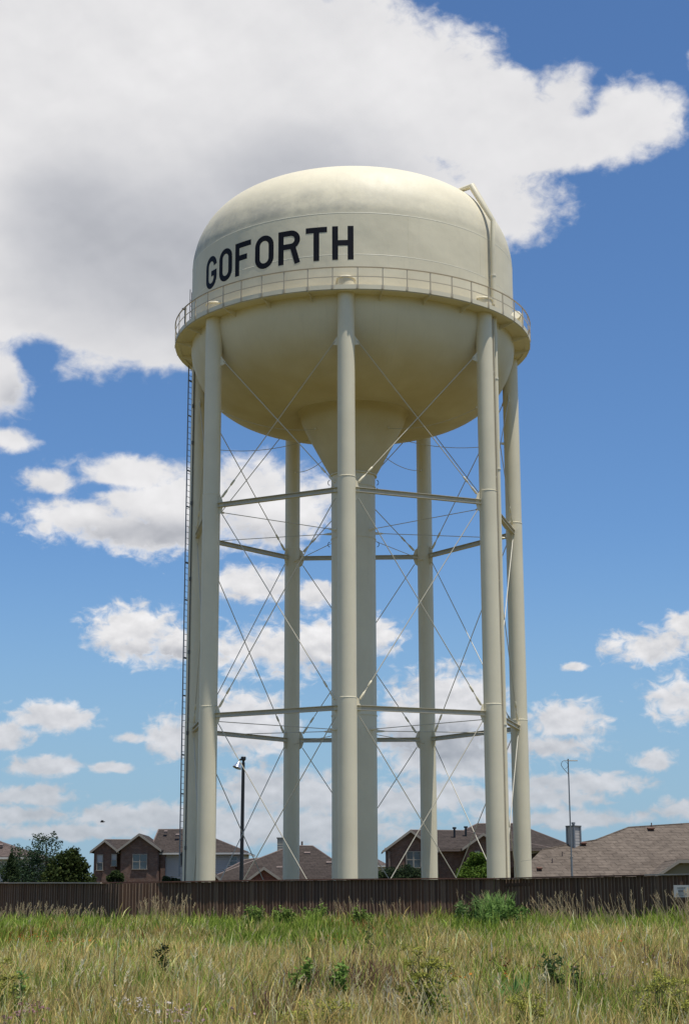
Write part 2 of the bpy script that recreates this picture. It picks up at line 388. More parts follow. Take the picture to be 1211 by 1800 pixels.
# ------------------------------------------------------------------ water tower
D = 78.41
tower = empty('water_tower', (0, D, 0), 'cream water tower on seven columns with GOFORTH in black letters on its tank', 'water tower')
PH0 = rad(-2.108); STEP = 2*PI/7
def pol(r, a, z): return Vector((r*math.sin(a), -r*math.cos(a), z))
def smooth_prof(pts, sub=6):
    out = []
    n = len(pts)
    for i in range(n - 1):
        p = [Vector((*pts[max(min(k, n - 1), 0)], 0)) for k in (i - 1, i, i + 1, i + 2)]
        for j in range(sub):
            t = j/sub
            q = .5*((2*p[1]) + (p[2] - p[0])*t + (2*p[0] - 5*p[1] + 4*p[2] - p[3])*t*t + (3*p[1] - p[0] - 3*p[2] + p[3])*t*t*t)
            out.append((max(q.x, 0), q.y))
    out.append(pts[-1]); return out
RW = 7.93
bowl = smooth_prof([(2.62, 24.66), (2.9, 24.52), (3.5, 24.33), (4.5, 24.27), (5.8, 24.62), (6.8, 25.27), (7.4, 26.02), (7.78, 26.9), (7.91, 27.5), (RW, 28.0)])
dome = smooth_prof([(RW, 31.8), (7.88, 32.35), (7.66, 33.15), (7.2, 33.98), (6.5, 34.66), (5.5, 35.2), (4.0, 35.67), (2.0, 35.96), (0.0, 36.05)])
mb = MB(); mb.lathe(bowl + [(RW, 29.8)] + dome, 168)
tank = mb.build('tank', M_TANK, tower, 45)
for z, r in ((31.80, RW), (29.80, RW), (33.98, 7.2)):
    if z == 33.98: continue
    mb = MB(); mb.lathe([(r - .01, z - .022), (r + .003, z - .012), (r + .0055, z), (r + .003, z + .012), (r - .01, z + .022)], 168)
    mb.build('weld_seam', M_CLEAN, tank, 60)
# vertical plate seams of the wall, short ones, staggered between the two courses
for k in range(12):
    for z0, z1, o in ((28.0, 29.76, .3), (29.84, 31.76, .85)):
        a = k*PI/6 + o; mb = MB(); mb.bar(pol(RW, a, z0), pol(RW, a, z1), .02, .005, pol(1, a, 0)); mb.build('weld_seam', M_TANK, tank)

# lettering: strips laid on the curved wall, 12 mm proud
def stroke(mb, pts, w, a0, aw, z0, zh, RWp=RW + .007):
    """centre line pts in unit letter space, stroke width w in metres"""
    WM = RW*aw; P2 = [Vector((x*WM, y*zh)) for x, y in pts]
    # refine long pieces so that they follow the wall
    Q = [P2[0]]
    for a, b in zip(P2, P2[1:]):
        n = max(1, int((b - a).length/.12)); Q += [a.lerp(b, (i + 1)/n) for i in range(n)]
    n = len(Q); L = []; Rr = []
    for i in range(n):
        t = (Q[min(i + 1, n - 1)] - Q[max(i - 1, 0)]).normalized(); nn = Vector((-t.y, t.x))
        L.append(Q[i] + nn*w/2); Rr.append(Q[i] - nn*w/2)
    vs = []
    for r in (RWp, RW - .01):
        for p in L + Rr: vs.append(pol(r, a0 + p.x/RW, z0 + p.y))
    fs = []
    for i in range(n - 1):
        fs += [(i, i + 1, n + i + 1, n + i), (2*n + i, 3*n + i, 3*n + i + 1, 2*n + i + 1), (i, 2*n + i, 2*n + i + 1, i + 1), (n + i, n + i + 1, 3*n + i + 1, 3*n + i)]
    fs += [(0, n, 3*n, 2*n), (n - 1, 3*n - 1, 4*n - 1, 2*n - 1)]
    mb.add(vs, fs)
def arc(cx, cy, rx, ry, d0, d1, n=14):
    return [(cx + rx*math.cos(rad(d0 + (d1 - d0)*i/n)), cy + ry*math.sin(rad(d0 + (d1 - d0)*i/n))) for i in range(n + 1)]
Z0, ZH, SW = 27.905 + EYE, 1.61, .262
LET = [('G', -60.7, -53.3), ('O', -51.6, -44.6), ('F', -43.0, -35.9), ('O', -34.1, -26.8), ('R', -25.0, -17.3), ('T', -15.3, -8.2), ('H', -6.5, .45)]
for ch, d0, d1 in LET:
    a0, aw = rad(d0), rad(d1 - d0); WM = RW*aw; hx = SW/2/WM; hy = SW/2/ZH; mb = MB()
    S = lambda pts, w=SW: stroke(mb, pts, w, a0, aw, Z0, ZH)
    rx = .5 - hx; ry = rx*WM/ZH
    if ch == 'O': S(arc(.5, 1 - hy - ry, rx, ry, 0, 180) + arc(.5, hy + ry, rx, ry, 180, 360) + [(1 - hx, .5), (1 - hx, 1 - hy - ry)])
    if ch == 'G':
        S([(1 - hx, .70)] + arc(.5, 1 - hy - ry, rx, ry, 0, 180) + arc(.5, hy + ry, rx, ry, 180, 360) + [(1 - hx, .53)])
        S([(.52, .53 - hy), (1 - 2*hx, .53 - hy)])
    if ch == 'F':
        S([(hx, 0), (hx, 1)]); S([(2*hx, 1 - hy), (1, 1 - hy)]); S([(2*hx, .53), (.76, .53)])
    if ch == 'T':
        S([(0, 1 - hy), (1, 1 - hy)]); S([(.5, 0), (.5, 1 - 2*hy)])
    if ch == 'H':
        S([(hx, 0), (hx, 1)]); S([(1 - hx, 0), (1 - hx, 1)]); S([(2*hx, .5), (1 - 2*hx, .5)])
    if ch == 'R':
        S([(hx, 0), (hx, 1)]); by = .44 + hy; br = (1 - hy - by)/2; brx = br*ZH/WM
        S([(2*hx, 1 - hy), (1 - hx - brx, 1 - hy)] + arc(1 - hx - brx, by + br, brx, br, 90, -90)[1:] + [(2*hx, by)])
        stroke(mb, [(.66, .52), (.885, 0)], SW, a0, aw, Z0, ZH, RW + .0095)
    tag(recalc(mb.build('letter', M_LETTER, tank)), 'black painted letter ' + ch)

# cone and riser under the bowl
cone_prof = smooth_prof([(1.10, 21.50), (1.22, 21.72), (1.62, 22.45), (2.10, 23.35), (2.48, 24.1), (2.62, 24.50), (2.72, 24.62)], 4)
mb = MB(); mb.lathe(cone_prof, 96); mb.build('riser_cone', M_TANK, tower, 45)
mb = MB(); mb.lathe([(1.06, 0), (1.06, 21.46)], 72); riser = mb.build('riser', M_PAINT, tower, 45)
for z, r in ((21.48, 1.15), (20.9, 1.09), (18.35, 1.085), (9.9, 1.085)):
    mb = MB(); mb.lathe([(1.04, z - .03), (r, z - .025), (r, z + .025), (1.04, z + .03)], 72); mb.build('weld_seam', M_PAINT, riser, 30)
for z in (21.15, 20.75, 18.1):
    for sgn in (-1, 1):
        mb = MB(); c = Vector((sgn*1.13, -.12, z)); mb.tube([c + Vector((sgn*.09*math.sin(t), 0, .12*math.cos(t))) for t in [rad(q) for q in range(0, 181, 20)]], .018, 6); mb.build('lifting_loop', M_DARKM, riser, 40)

# columns: three drums each, gently thinner upwards, run through the walkway to a capped head
L1, L2 = 17.28 + EYE, 7.78 + EYE
W1, W2 = 17.81 + EYE, 8.19 + EYE
HEAD = 28.60
mb = MB(); mb.lathe([(.47, .0), (.47, .12), (.415, .12), (.412, W2), (.403, W2 + .01), (.400, W1), (.388, W1 + .01), (.384, HEAD)], 40); me_col = mb.mesh('column', M_PAINT, 35)
mb = MB(); mb.lathe([(.39, -.022), (.411, -.012), (.411, .012), (.39, .022)], 40); me_cw = mb.mesh('weld_seam', M_PAINT, 30)
mb = MB(); mb.lathe([(.001, .05), (.40, .03), (.425, .0), (.425, -.05), (.38, -.05)], 40); me_cap = mb.mesh('cap_plate', M_PAINT, 30)
mb = MB(); mb.box((0, 0, .6), (1.1, 1.1, 1.2)); me_foot = mb.mesh('footing', M_GALV)
CA = [PH0 + k*STEP for k in (0, 1, 2, 3, -3, -2, -1)]
CP = [pol(8.0, a, 0) for a in CA]
for i, a in enumerate(CA):
    c = put('column', me_col, tower, CP[i])
    put('weld_seam', me_cw, c, (0, 0, W1 - .02)); put('weld_seam', me_cw, c, (0, 0, W2 - .02)).scale = (1.02, 1.02, 1); put('cap_plate', me_cap, c, (0, 0, HEAD))
    mb = MB(); mb.box((0, 0, .15), (1.3, 1.3, .3)); mb.build('base_block', M_GALV, c, loc=(0, 0, -.25))

# horizontal struts: I-sections between neighbouring columns at two levels
def gus(mb, c, t, z0, z1, w):
    """flat gusset plate on the column, pointing towards t"""
    u = Vector((0, 0, 1)); nrm = t.cross(u).normalized()*.012
    base = c + t*.36
    pts = [base + u*z0, base + u*(z0*.4) + t*w, base + u*(z1*.4) + t*w, base + u*z1]
    pts = [base + u*z1, base + u*(z1*.75) + t*w*.62, base + u*(z1*.12) + t*w, base + u*(z0*.12) + t*w, base + u*(z0*.75) + t*w*.62, base + u*z0]
    mb.poly_prism([p - nrm for p in pts], nrm*2)
rodn = 0
for i in range(7):
    A, B = CP[i], CP[(i + 1) % 7]; t = (B - A).normalized()
    for z in (L1, L2):
        a, b = A + t*.39 + Vector((0, 0, z)), B - t*.39 + Vector((0, 0, z)); up = Vector((0, 0, 1)); mb = MB()
        mb.bar(a + up*.092, b + up*.092, .24, .02); mb.bar(a - up*.092, b - up*.092, .20, .02); mb.bar(a, b, .02, .164)
        st = mb.build('strut', M_RODM, tower)  # darker than the columns: the struts' shade is put into their colour
        for cc, tt in ((A, t), (B, -t)):
            g2 = MB(); gus(g2, cc + up*z, tt, -.50, .50, .27); recalc(g2.build('gusset', M_PAINT, st))
    # crossed tie rods in three storeys
    top = 24.10 + EYE
    for (zb, zt) in ((.35, L2 - .38), (L2 + .38, L1 - .38), (L1 + .38, top)):
        for s in (0, 1):
            lo, hi, tt = (A, B, t) if s == 0 else (B, A, -t)
            p = lo + tt*.60 + Vector((0, 0, zb)); q = hi - tt*.55 + Vector((0, 0, zt))
            nrm = tt.cross(Vector((0, 0, 1)))*.035*(1 if s == 0 else -1)
            p, q = p + nrm*.6, q + nrm*.6
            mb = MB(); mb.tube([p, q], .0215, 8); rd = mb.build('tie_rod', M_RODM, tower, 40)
            d = (q - p).normalized(); k = MB()
            k.tube([p - d*.05, p + d*.0, p + d*.30, p + d*.38, p + d*.46], [.03, .055, .055, .03, .022], 8); k.tube([p + d*.62, p + d*.66, p + d*.92, p + d*.96], [.02, .048, .048, .02], 8)
            k.build('turnbuckle', M_PAINT, rd, 40)
    for zt in (top,):
        for cc, tt in ((A, t), (B, -t)):
            g2 = MB(); up = Vector((0, 0, 1)); base = cc + tt*.33 + up*zt
            pts = [base + up*.34, base + tt*.30 - up*.02, base + tt*.34 - up*.14, base + tt*.02 - up*.22]
            nn = tt.cross(up).normalized()*.014; g2.poly_prism([q - nn for q in pts], nn*2); recalc(g2.build('gusset', M_PAINT, tower))
# spoke rods from the riser to every column, and sagging painter's cables from the cone
for i, a in enumerate(CA):
    for z in (L1 - .22, L2 - .22):
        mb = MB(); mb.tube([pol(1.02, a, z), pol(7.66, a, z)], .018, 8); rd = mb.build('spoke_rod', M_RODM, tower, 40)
        k = MB(); k.tube([pol(1.0, a, z), pol(1.12, a, z), pol(1.34, a, z), pol(1.5, a, z)], [.07, .07, .05, .02], 8); k.build('clevis', M_CLEAN, rd, 40)
        if z > 12:
            k = MB(); k.tube([pol(7.3, a, z), pol(7.35, a, z), pol(7.56, a, z), pol(7.64, a, z)], [.02, .05, .05, .04], 8); k.build('clevis', M_PAINT, rd, 40)
    z0, z1 = 23.52, 23.50
    pts = []
    for j in range(15):
        u = j/14; pts.append(pol(2.16 + (7.62 - 2.16)*u, a, z0 + (z1 - z0)*u - .62*4*u*(1 - u)*.55))
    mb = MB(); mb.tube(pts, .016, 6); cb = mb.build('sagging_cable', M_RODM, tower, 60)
    k = MB(); k.tube([pol(2.1, a, z0), pol(2.27, a, z0)], .06, 8); k.tube([pol(7.48, a, z1), pol(7.66, a, z1)], .065, 8); k.build('clevis', M_PAINT, cb, 40)

# walkway: deck plate, toe board, brackets, railing
mb = MB(); ZD = 26.22 + EYE
mb.lathe([(RW - .03, ZD + .02), (8.685, ZD + .02), (8.685, ZD + .045), (RW - .03, ZD + .045)], 196)
walk = mb.build('walkway', M_PAINT, tower, 30)
mb = MB(); mb.lathe([(8.688, ZD), (8.706, ZD), (8.706, ZD + .205), (8.688, ZD + .205), (8.688, ZD)], 196); mb.build('toe_board', M_PAINT, walk, 30)
mb = MB(); mb.lathe([(8.45, ZD + .018), (8.45, ZD - .03), (8.687, ZD - .03), (8.687, ZD - .018), (8.47, ZD - .018), (8.47, ZD + .018)], 196); mb.build('edge_angle', M_PAINT, walk, 30)
for i, a in enumerate(CA):
    for o in (-14.7, 0, 14.7):
        aa = a + rad(180/7 + o)
        mb = MB(); tn = pol(0, 0, 0) + Vector((math.cos(aa), math.sin(aa), 0))*.008
        pts = [pol(7.90, aa, ZD - .005), pol(8.68, aa, ZD - .005), pol(8.68, aa, ZD - .07), pol(7.88, aa, ZD - .30)]
        mb.poly_prism([q - tn for q in pts], tn*2); recalc(mb.build('bracket', M_PAINT, walk))
RR = 8.72; ZR = 27.235 + EYE
mb = MB(); mb.lathe([(RR - .022, ZR - .022), (RR + .022, ZR - .022), (RR + .022, ZR + .022), (RR - .022, ZR + .022), (RR - .022, ZR - .022)], 196)
rail = mb.build('railing', M_RAIL, tower, 30)
mb = MB(); mb.lathe([(RR - .012, ZR - .46), (RR + .006, ZR - .46), (RR + .006, ZR - .42), (RR - .012, ZR - .42), (RR - .012, ZR - .46)], 196); mb.build('mid_rail', M_STEEL, rail, 30)
mb = MB(); mb.box((0, 0, (ZR - ZD)/2 + .03), (.05, .035, ZR - ZD - .07)); mb.box((0, -.02, .1), (.09, .012, .16)); me_post = mb.mesh('post', M_STEEL)
for k in range(49):
    a = PH0 + rad(360/49*(k + .5)); put('post', me_post, rail, pol(RR - .004, a, ZD), a)

# overflow pipe at the right
AP = rad(54.0)
def pp(r, z): return pol(r, AP, z)
mb = MB(); mb.tube([pp(6.25, 34.70), pp(7.08, 34.74), pp(8.20, 32.70), pp(8.14, 31.2), pp(8.14, 28.75)], .115, 14)
opp = mb.build('overflow_pipe', M_PAINT, tower, 35)
mb = MB(); mb.tube([pp(8.14, 28.75), pp(8.14, 20.6)], .115, 14); mb.build('pipe_length', M_PAINT, opp, 35)
mb = MB(); mb.tube([pp(8.14, 20.6), pp(8.14, 9.0)], .108, 14); mb.build('pipe_length', M_PAINT, opp, 35)
mb = MB(); mb.tube([pp(8.14, 9.0), pp(8.14, .4), pp(8.4, .15)], .112, 14); mb.build('pipe_length', M_PAINT, opp, 35)
for z in (29.95, 24.9, 20.6, 9.0):
    mb = MB(); mb.tube([pp(8.14, z - .03), pp(8.14, z + .03)], .135, 14); mb.build('flange', M_CLEAN, opp, 35)
for z in (25.2, 20.2, 15.4, 12.3, 9.0, 6.2, 3.0):
    mb = MB(); mb.bar(pol(8.0, CA[1], z) + Vector((.25, 0, 0)), pp(8.13, z), .04, .05); mb.build('pipe_bracket', M_PAINT, opp)
mb = MB(); mb.box(pp(8.14, 28.2), (.3, .3, .55), Matrix.Rotation(AP, 3, 'Z')); mb.build('deck_sleeve', M_PAINT, opp)
# thin conduit on the front right column
cx = CP[1] + Vector((.44, -.10, 0)); mb = MB(); mb.tube([cx + Vector((0, 0, .3)), cx + Vector((-.02, 0, 27.6))], .028, 8); mb.build('conduit', M_STEEL, tower, 40)

# ladder on the left column, running on above the walkway
ladder = MB(); r1 = Vector((-8.285, 2.12, 0)); r2 = Vector((-8.095, 2.46, 0))
ladder.bar(r1 + Vector((0, 0, 2.6)), r1 + Vector((0, 0, 28.0)), .035, .06, (1, 0, 0)); ladder.bar(r2 + Vector((0, 0, 2.6)), r2 + Vector((0, 0, 28.0)), .035, .06, (1, 0, 0))
lad = ladder.build('ladder', M_GALV, tower)
mb = MB(); mb.tube([r1, r2], .013, 6); me_rung = mb.mesh('rung', M_GALV)
for k in range(84): put('rung', me_rung, lad, (0, 0, 2.75 + .3*k))
for k in range(11):
    z = 3.6 + 2.35*k + (.5 if k % 2 else 0); mb = MB(); c2 = CP[5]
    mb.bar(r2 + Vector((0, 0, z)), c2 + Vector((-.2, .25, z)), .05, .07); mb.bar(r1 + Vector((0, 0, z)), r2 + Vector((0, 0, z)), .03, .07); mb.build('ladder_bracket', M_GALV, lad)
mb = MB(); mb.box((r1 + r2)/2 + Vector((0, -.05, 3.4)), (.10, .10, .62)); mb.build('ladder_guard', M_DARKM, lad)
cx = CP[5] + Vector((-.25, -.36, 0)); mb = MB(); mb.tube([cx + Vector((0, 0, .3)), cx + Vector((.02, 0, 27.5))], .03, 8); cd = mb.build('conduit', M_DARKM, tower, 40)
for z in (3.9, 9.3, 13.2, 16.8, 20.6, 23.7, 25.6):
    mb = MB(); mb.tube([cx + Vector((0, 0, z - .09)), cx + Vector((0, 0, z + .09))], .06, 8); mb.build('coupling', M_DARKM, cd, 40)
# upper ladder on the tank wall with a little aerial beside it
u1, u2 = pol(8.12, rad(-96), 0), pol(8.12, rad(-93), 0)
mb = MB(); mb.bar(u1 + Vector((0, 0, 27.9)), u1 + Vector((0, 0, 31.3)), .05, .03, (1, 0, 0)); mb.bar(u2 + Vector((0, 0, 27.9)), u2 + Vector((0, 0, 31.3)), .05, .03, (1, 0, 0)); ul = mb.build('upper_ladder', M_DARKM, tower)
mb = MB(); mb.tube([u1, u2], .012, 6); mer = mb.mesh('rung', M_DARKM)
for k in range(10): put('rung', mer, ul, (0, 0, 28.1 + .3*k))
q = pol(8.35, rad(-92), 0); mb = MB(); mb.tube([q + Vector((0, 0, 28)), q + Vector((0, 0, 30.2))], .025, 6); mb.box(q + Vector((-.03, 0, 30.22)), (.22, .1, .08)); mb.build('aerial', M_DARKM, tower)
# floodlight standing on the walkway at the right
q = pol(8.3, rad(74), 28.1); mb = MB(); mb.tube([q, q + Vector((0, 0, .45))], .05, 8)
fl = mb.build('floodlight', M_WHITE, tower, 40)
mb = MB(); mb.tube([q + Vector((-.05, -.05, .5)), q + Vector((-.10, -.2, .62)), q + Vector((-.16, -.36, .68))], [.10, .20, .24], 14); mb.build('lamp_head', M_CLEAN, fl, 40)
mb = MB(); mb.box(q + Vector((.12, .1, .45)), (.22, .22, .85)); mb.build('control_box', M_PAINT, fl)

# ------------------------------------------------------------------ fence
FP = [(-130, 58.6, 1551.5), (0, 55.5, 1551), (210, 51.4, 1551), (300, 51.2, 1549), (600, 50.4, 1544.6), (890, 49.6, 1543), (1211, 45.6, 1535.4), (1330, 44.2, 1533)]
FV = [P(a, c, b) for a, b, c in FP]
FL = [0]
for a, b in zip(FV, FV[1:]): FL.append(FL[-1] + (b.xy - a.xy).length)
def fence_at(s):
    for i in range(len(FV) - 1):
        if s <= FL[i + 1] or i == len(FV) - 2:
            t = (s - FL[i])/(FL[i + 1] - FL[i]); return FV[i].lerp(FV[i + 1], t), (FV[i + 1].xy - FV[i].xy).normalized(), i
fence = empty('wooden_fence', (0, 50.4, .3), 'dark weathered brown wooden picket fence with cap boards behind the tall grass', 'fence')
rnd = random.Random(5)
FO = Vector((0, 50.4, .3))
def board_mesh(w, t=.02, ch=.016, h=1.0):
    """sawn board with a worn right front arris, coloured paler as if sunlit"""
    q = [(-w/2, t/2), (-w/2, -t/2), (w/2 - ch, -t/2), (w/2, t/2 - .004), (w/2, t/2)]; n = len(q)
    me = bpy.data.meshes.new('picket')
    me.from_pydata([(x, y, 0) for x, y in q] + [(x, y, h) for x, y in q], [], [tuple(range(n - 1, -1, -1)), tuple(range(n, 2*n))] + [(k, (k + 1) % n, (k + 1) % n + n, k + n) for k in range(n)])
    me.materials.append(M_WOOD); me.materials.append(M_EDGE); me.polygons[4].material_index = 1; me.update(); return me
pm = [board_mesh(.120, .02, .016), board_mesh(.116, .02, .012), board_mesh(.124, .022, .020)]
s = .03; np_ = 0
while s < FL[-1] - .05:
    p, d, seg = fence_at(s)
    w = .100 if 1 < seg < 5 else .116
    g0 = gz(p.x, p.y) - .06
    hh = p.z - .035 - g0 - rnd.uniform(0, .012)
    o = put('picket', pm[rnd.randrange(3)], fence)
    nrm = Vector((d.y, -d.x))
    off = .012
    o.location = Vector((p.x + nrm.x*(off + rnd.uniform(-.003, .006)), p.y + nrm.y*(off + rnd.uniform(0, .006)), g0)) - FO
    o.rotation_euler = (rnd.uniform(-.006, .006), rnd.uniform(-.006, .006), math.atan2(d.y, d.x) - .16 + rnd.uniform(-.02, .02))
    o.scale = (w/.101, 1, hh)
    np_ += 1; s += w
# backing rails behind and cap boards on top
s = 0; k = 0
while s < FL[-1]:
    e = min(s + 2.44, FL[-1]); a, d, sg = fence_at(s + .004); b, _, _ = fence_at(e - .004)
    pa, d2, sg2 = fence_at((s + e)/2)
    nrm = Vector((d2.y, -d2.x, 0)); up = Vector((0, 0, 1))
    mb = MB(); lift = rnd.uniform(-.006, .006); mb.bar(a + nrm*.035 - up*(.017 - lift) - FO, b + nrm*.035 - up*(.017 + lift) - FO, .165, .034)
    pxm = (a.x + b.x)/2
    new = (pxm/pa.y*FPX + 605 < 205) or (1070 < pxm/pa.y*FPX + 600 < 1170)  # stretches whose cap boards are paler
    cp = mb.build('cap_board', M_CAPPALE if new else M_CAP, fence)
    if new: cp['label'] = 'pale cap board'
    for zz in (.35, 1.0, 1.6):
        mb = MB(); q1, q2 = a.copy(), b.copy(); q1.z = gz(a.x, a.y) + zz; q2.z = gz(b.x, b.y) + zz
        mb.bar(q1 - nrm*.045 - FO, q2 - nrm*.045 - FO, .04, .09); mb.build('rail', M_WOOD, fence)
    mb = MB(); mb.box((a.x - nrm.x*.12, a.y - nrm.y*.12 - 0, 0), (.09, .09, 0)); 
    mb = MB(); g0 = gz(a.x, a.y); mb.box(Vector((a.x, a.y, (g0 + a.z)/2 - .06)) - nrm*.12 - FO, (.09, .09, a.z - g0 - .1)); mb.build('fence_post', M_WOOD, fence)
    s = e; k += 1

# the fence runs on outside the picture on both sides
for p0_, p1_ in ((FV[0], FV[0] + (FV[0] - FV[1]).normalized()*14), (FV[-1], FV[-1] + (FV[-1] - FV[-2]).normalized()*14)):
    d = (p1_ - p0_).xy.normalized(); L_ = (p1_ - p0_).xy.length; nn = Vector((d.y, -d.x)) if d.x > 0 else Vector((-d.y, d.x)); mb = MB(); k = 0
    while k*.118 < L_:
        q = p0_.xy + d*(.06 + k*.118) + nn*(.012 + rnd.uniform(-.004, .004)); g0 = gz(q.x, q.y) - .06; hh = p0_.z - .04 - g0
        mb.box((q.x - FO.x, q.y - FO.y, g0 + hh/2 - FO.z), (.12, .02, hh), Matrix.Rotation(math.atan2(d.y, d.x), 3, 'Z')); k += 1
    o = mb.build('picket_run', M_WOOD, fence); o['kind'] = 'stuff'
    mb = MB(); a_ = Vector((p0_.x, p0_.y, p0_.z)) - FO + Vector((nn.x, nn.y, 0))*.035 - Vector((0, 0, .017)); b_ = a_ + Vector((d.x, d.y, 0))*L_; mb.bar(a_, b_, .165, .034); mb.build('cap_board', M_CAP, fence)

# sign on the fence at the right edge
c = P(1197, 1566.5, 45.0); fd = (FV[6].xy - FV[5].xy).normalized(); ang = math.atan2(fd.y, fd.x)
c.x += 0; sgn = empty('fence_sign', c, 'small white sign with rows of dark lettering fixed to the fence near its right end', 'sign')
sgn.rotation_euler.z = ang*.5
mb = MB(); mb.box((0, 0, 0), (.40, .012, .31)); mb.build('sign_board', M_WHITE, sgn)
def text(body, size, loc, parent, m, name='lettering'):
    cu = bpy.data.curves.new(name, 'FONT'); cu.body = body; cu.size = size; cu.align_x = 'CENTER'; cu.align_y = 'CENTER'; cu.extrude = .001; cu.resolution_u = 2
    o = bpy.data.objects.new(name, cu); col.objects.link(o); dg = bpy.context.evaluated_depsgraph_get()
    me = bpy.data.meshes.new_from_object(o.evaluated_get(dg)); bpy.data.objects.remove(o)
    me.materials.clear(); me.materials.append(m); o = put(name, me, parent, loc); o.rotation_euler = (PI/2, 0, 0); return o
# the photograph shows four lines too small to read: rows of dark marks of the same length and weight
for z, w, h in ((.085, .21, .036), (-.0, .16, .075), (-.072, .28, .026), (-.118, .16, .026)):
    mb = MB(); x = -w/2; r2_ = random.Random(int(z*1000))
    while x < w/2:
        ww = r2_.uniform(.010, .022); mb.box((x + ww/2, -.008, z + r2_.uniform(-.002, .002)), (ww, .003, h*r2_.uniform(.75, 1))); x += ww + r2_.uniform(.004, .012)
    mb.build('lettering', M_DARKM, sgn)
mb = MB(); mb.box((0, .03, -.1), (.06, .03, .7)); mb.build('sign_stake', M_WOOD, sgn)

# ------------------------------------------------------------------ yard lamp, aerial mast, bird
b0 = P(424, 1543, 98); b0.z = 0; topz = P(428, 1340, 98)
lamp = empty('yard_lamp', (b0.x, 98, 0), 'tall black pole with a flared lamp hanging at its left, between tower columns', 'lamp')
mb = MB(); mb.tube([(0, 0, 0), (topz.x - b0.x, 0, topz.z)], [.125, .095], 14); mb.build('pole', M_BLACK, lamp, 40)
tx = topz.x - b0.x; tz = topz.z
mb = MB(); mb.tube([(tx, 0, tz), (tx, 0, tz + .08), (tx, 0, tz + .16), (tx, 0, tz + .30), (tx, 0, tz + .33)], [.05, .08, .15, .15, .12], 12); mb.build('photocell', M_BLACK, lamp, 40)
mb = MB(); mb.tube([(tx - .05, 0, tz + .2), (tx - .18, 0, tz + .16), (tx - .24, 0, tz + .02)], .05, 8); mb.build('arm', M_BLACK, lamp, 40)
sh = MB(); A_ = Vector((tx - .23, 0, tz + .06)); dr = Vector((-.34, -.25, -1)).normalized()
sh.tube([A_, A_ + dr*.06, A_ + dr*.42], [.05, .08, .27], 20, cap=False); shade = sh.build('lamp_shade', M_GLASS, lamp, 60)
mb = MB(); mb.tube([A_ + dr*.05, A_ + dr*.28], [.06, .04], 10); mb.build('bulb', M_WHITE, shade, 40)

b0 = P(1005, 1540, 72); b0.z = 0; tp = P(998, 1337, 72)
mast = empty('aerial_mast', (b0.x, 72, 0), 'thin grey mast with short white aerial and cable loop, right of the tower', 'aerial')
dx_ = tp.x - b0.x; h_ = tp.z
def mp(t): return Vector((dx_*t, 0, h_*t))
mb = MB(); mb.tube([mp(0), mp(.44)], .045, 10); mb.build('lower_pole', M_GALV, mast, 40)
mb = MB(); mb.tube([mp(.43), mp(1)], [.032, .026], 10); mb.build('upper_pole', M_GALV, mast, 40)
mb = MB(); mb.box(mp(.44), (.13, .05, .04)); mb.box(mp(.475), (.07, .05, .03)); mb.tube([mp(.445) + Vector((-.04, 0, 0)), mp(.445) + Vector((.09, 0, 0))], .014, 6); mb.build('clamp', M_DARKM, mast)
mb = MB(); t0 = mp(1); mb.tube([t0 + Vector((-.05, 0, .0)), t0 + Vector((.40, 0, .0))], .02, 8)
for j in range(9): mb.tube([t0 + Vector((.0 + .048*j, -.09, 0)), t0 + Vector((.0 + .048*j, .09, .0))], .008, 5)
for j in range(9): mb.tube([t0 + Vector((.0 + .048*j, 0, -.035)), t0 + Vector((.0 + .048*j, .0, .035))], .007, 5)
mb.build('aerial_array', M_WHITE, mast, 40)
mb = MB(); mb.tube([t0 + Vector((0, 0, -.02)), t0 + Vector((0, 0, .07))], .03, 8); mb.build('mast_cap', M_DARKM, mast, 40)
mb = MB(); pts = [t0 + Vector((.0, 0, -.01)), t0 + Vector((-.06, -.03, .0))]
for q in range(95, 400, 18): pts.append(t0 + Vector((-.14 + .155*math.cos(rad(q)), -.03, -.165 + .165*math.sin(rad(q)))))
pts2 = [t0 + Vector((-.02, -.03, .0))] + [t0 + Vector((-.15 + .15*math.cos(rad(q)), -.03, -.17 + .17*math.sin(rad(q)))) for q in range(90, 215, 18)] + [t0 + Vector((-.20, -.03, -.36)), t0 + Vector((-.06, -.03, -.52)), t0 + Vector((.01, -.03, -.62))]
mb.tube(pts2, .013, 6); mb.tube([t0 + Vector((-.15 + .13*math.cos(rad(q)), -.03, -.19 + .15*math.sin(rad(q)))) for q in range(-90, 91, 18)], .008, 6); mb.build('cable_loop', M_DARKM, mast, 60)
mb = MB(); mb.tube([mp(.46), Vector((-2.0, 1.5, 3.1))], .004, 5); mb.build('guy_wire', M_DARKM, mast)

bp = P(181, 1445, 60); bird = empty('bird', bp, 'small dark bird flying in the sky left of the tower', 'bird')
mb = MB(); mb.tube([(-.09, 0, 0), (-.06, 0, .01), (0, 0, .015), (.05, 0, .01), (.09, 0, .015)], [.006, .025, .032, .02, .004], 8); mb.build('body', M_BLACK, bird, 60)
for sg in (-1, 1):
    mb = MB(); mb.add([(-.04, sg*.02, .02), (.03, sg*.02, .02), (.02, sg*.10, .06), (-.03, sg*.18, .03), (-.05, sg*.10, .06)], [(0, 1, 2, 4), (4, 2, 3)]); mb.build('wing', M_BLACK, bird)

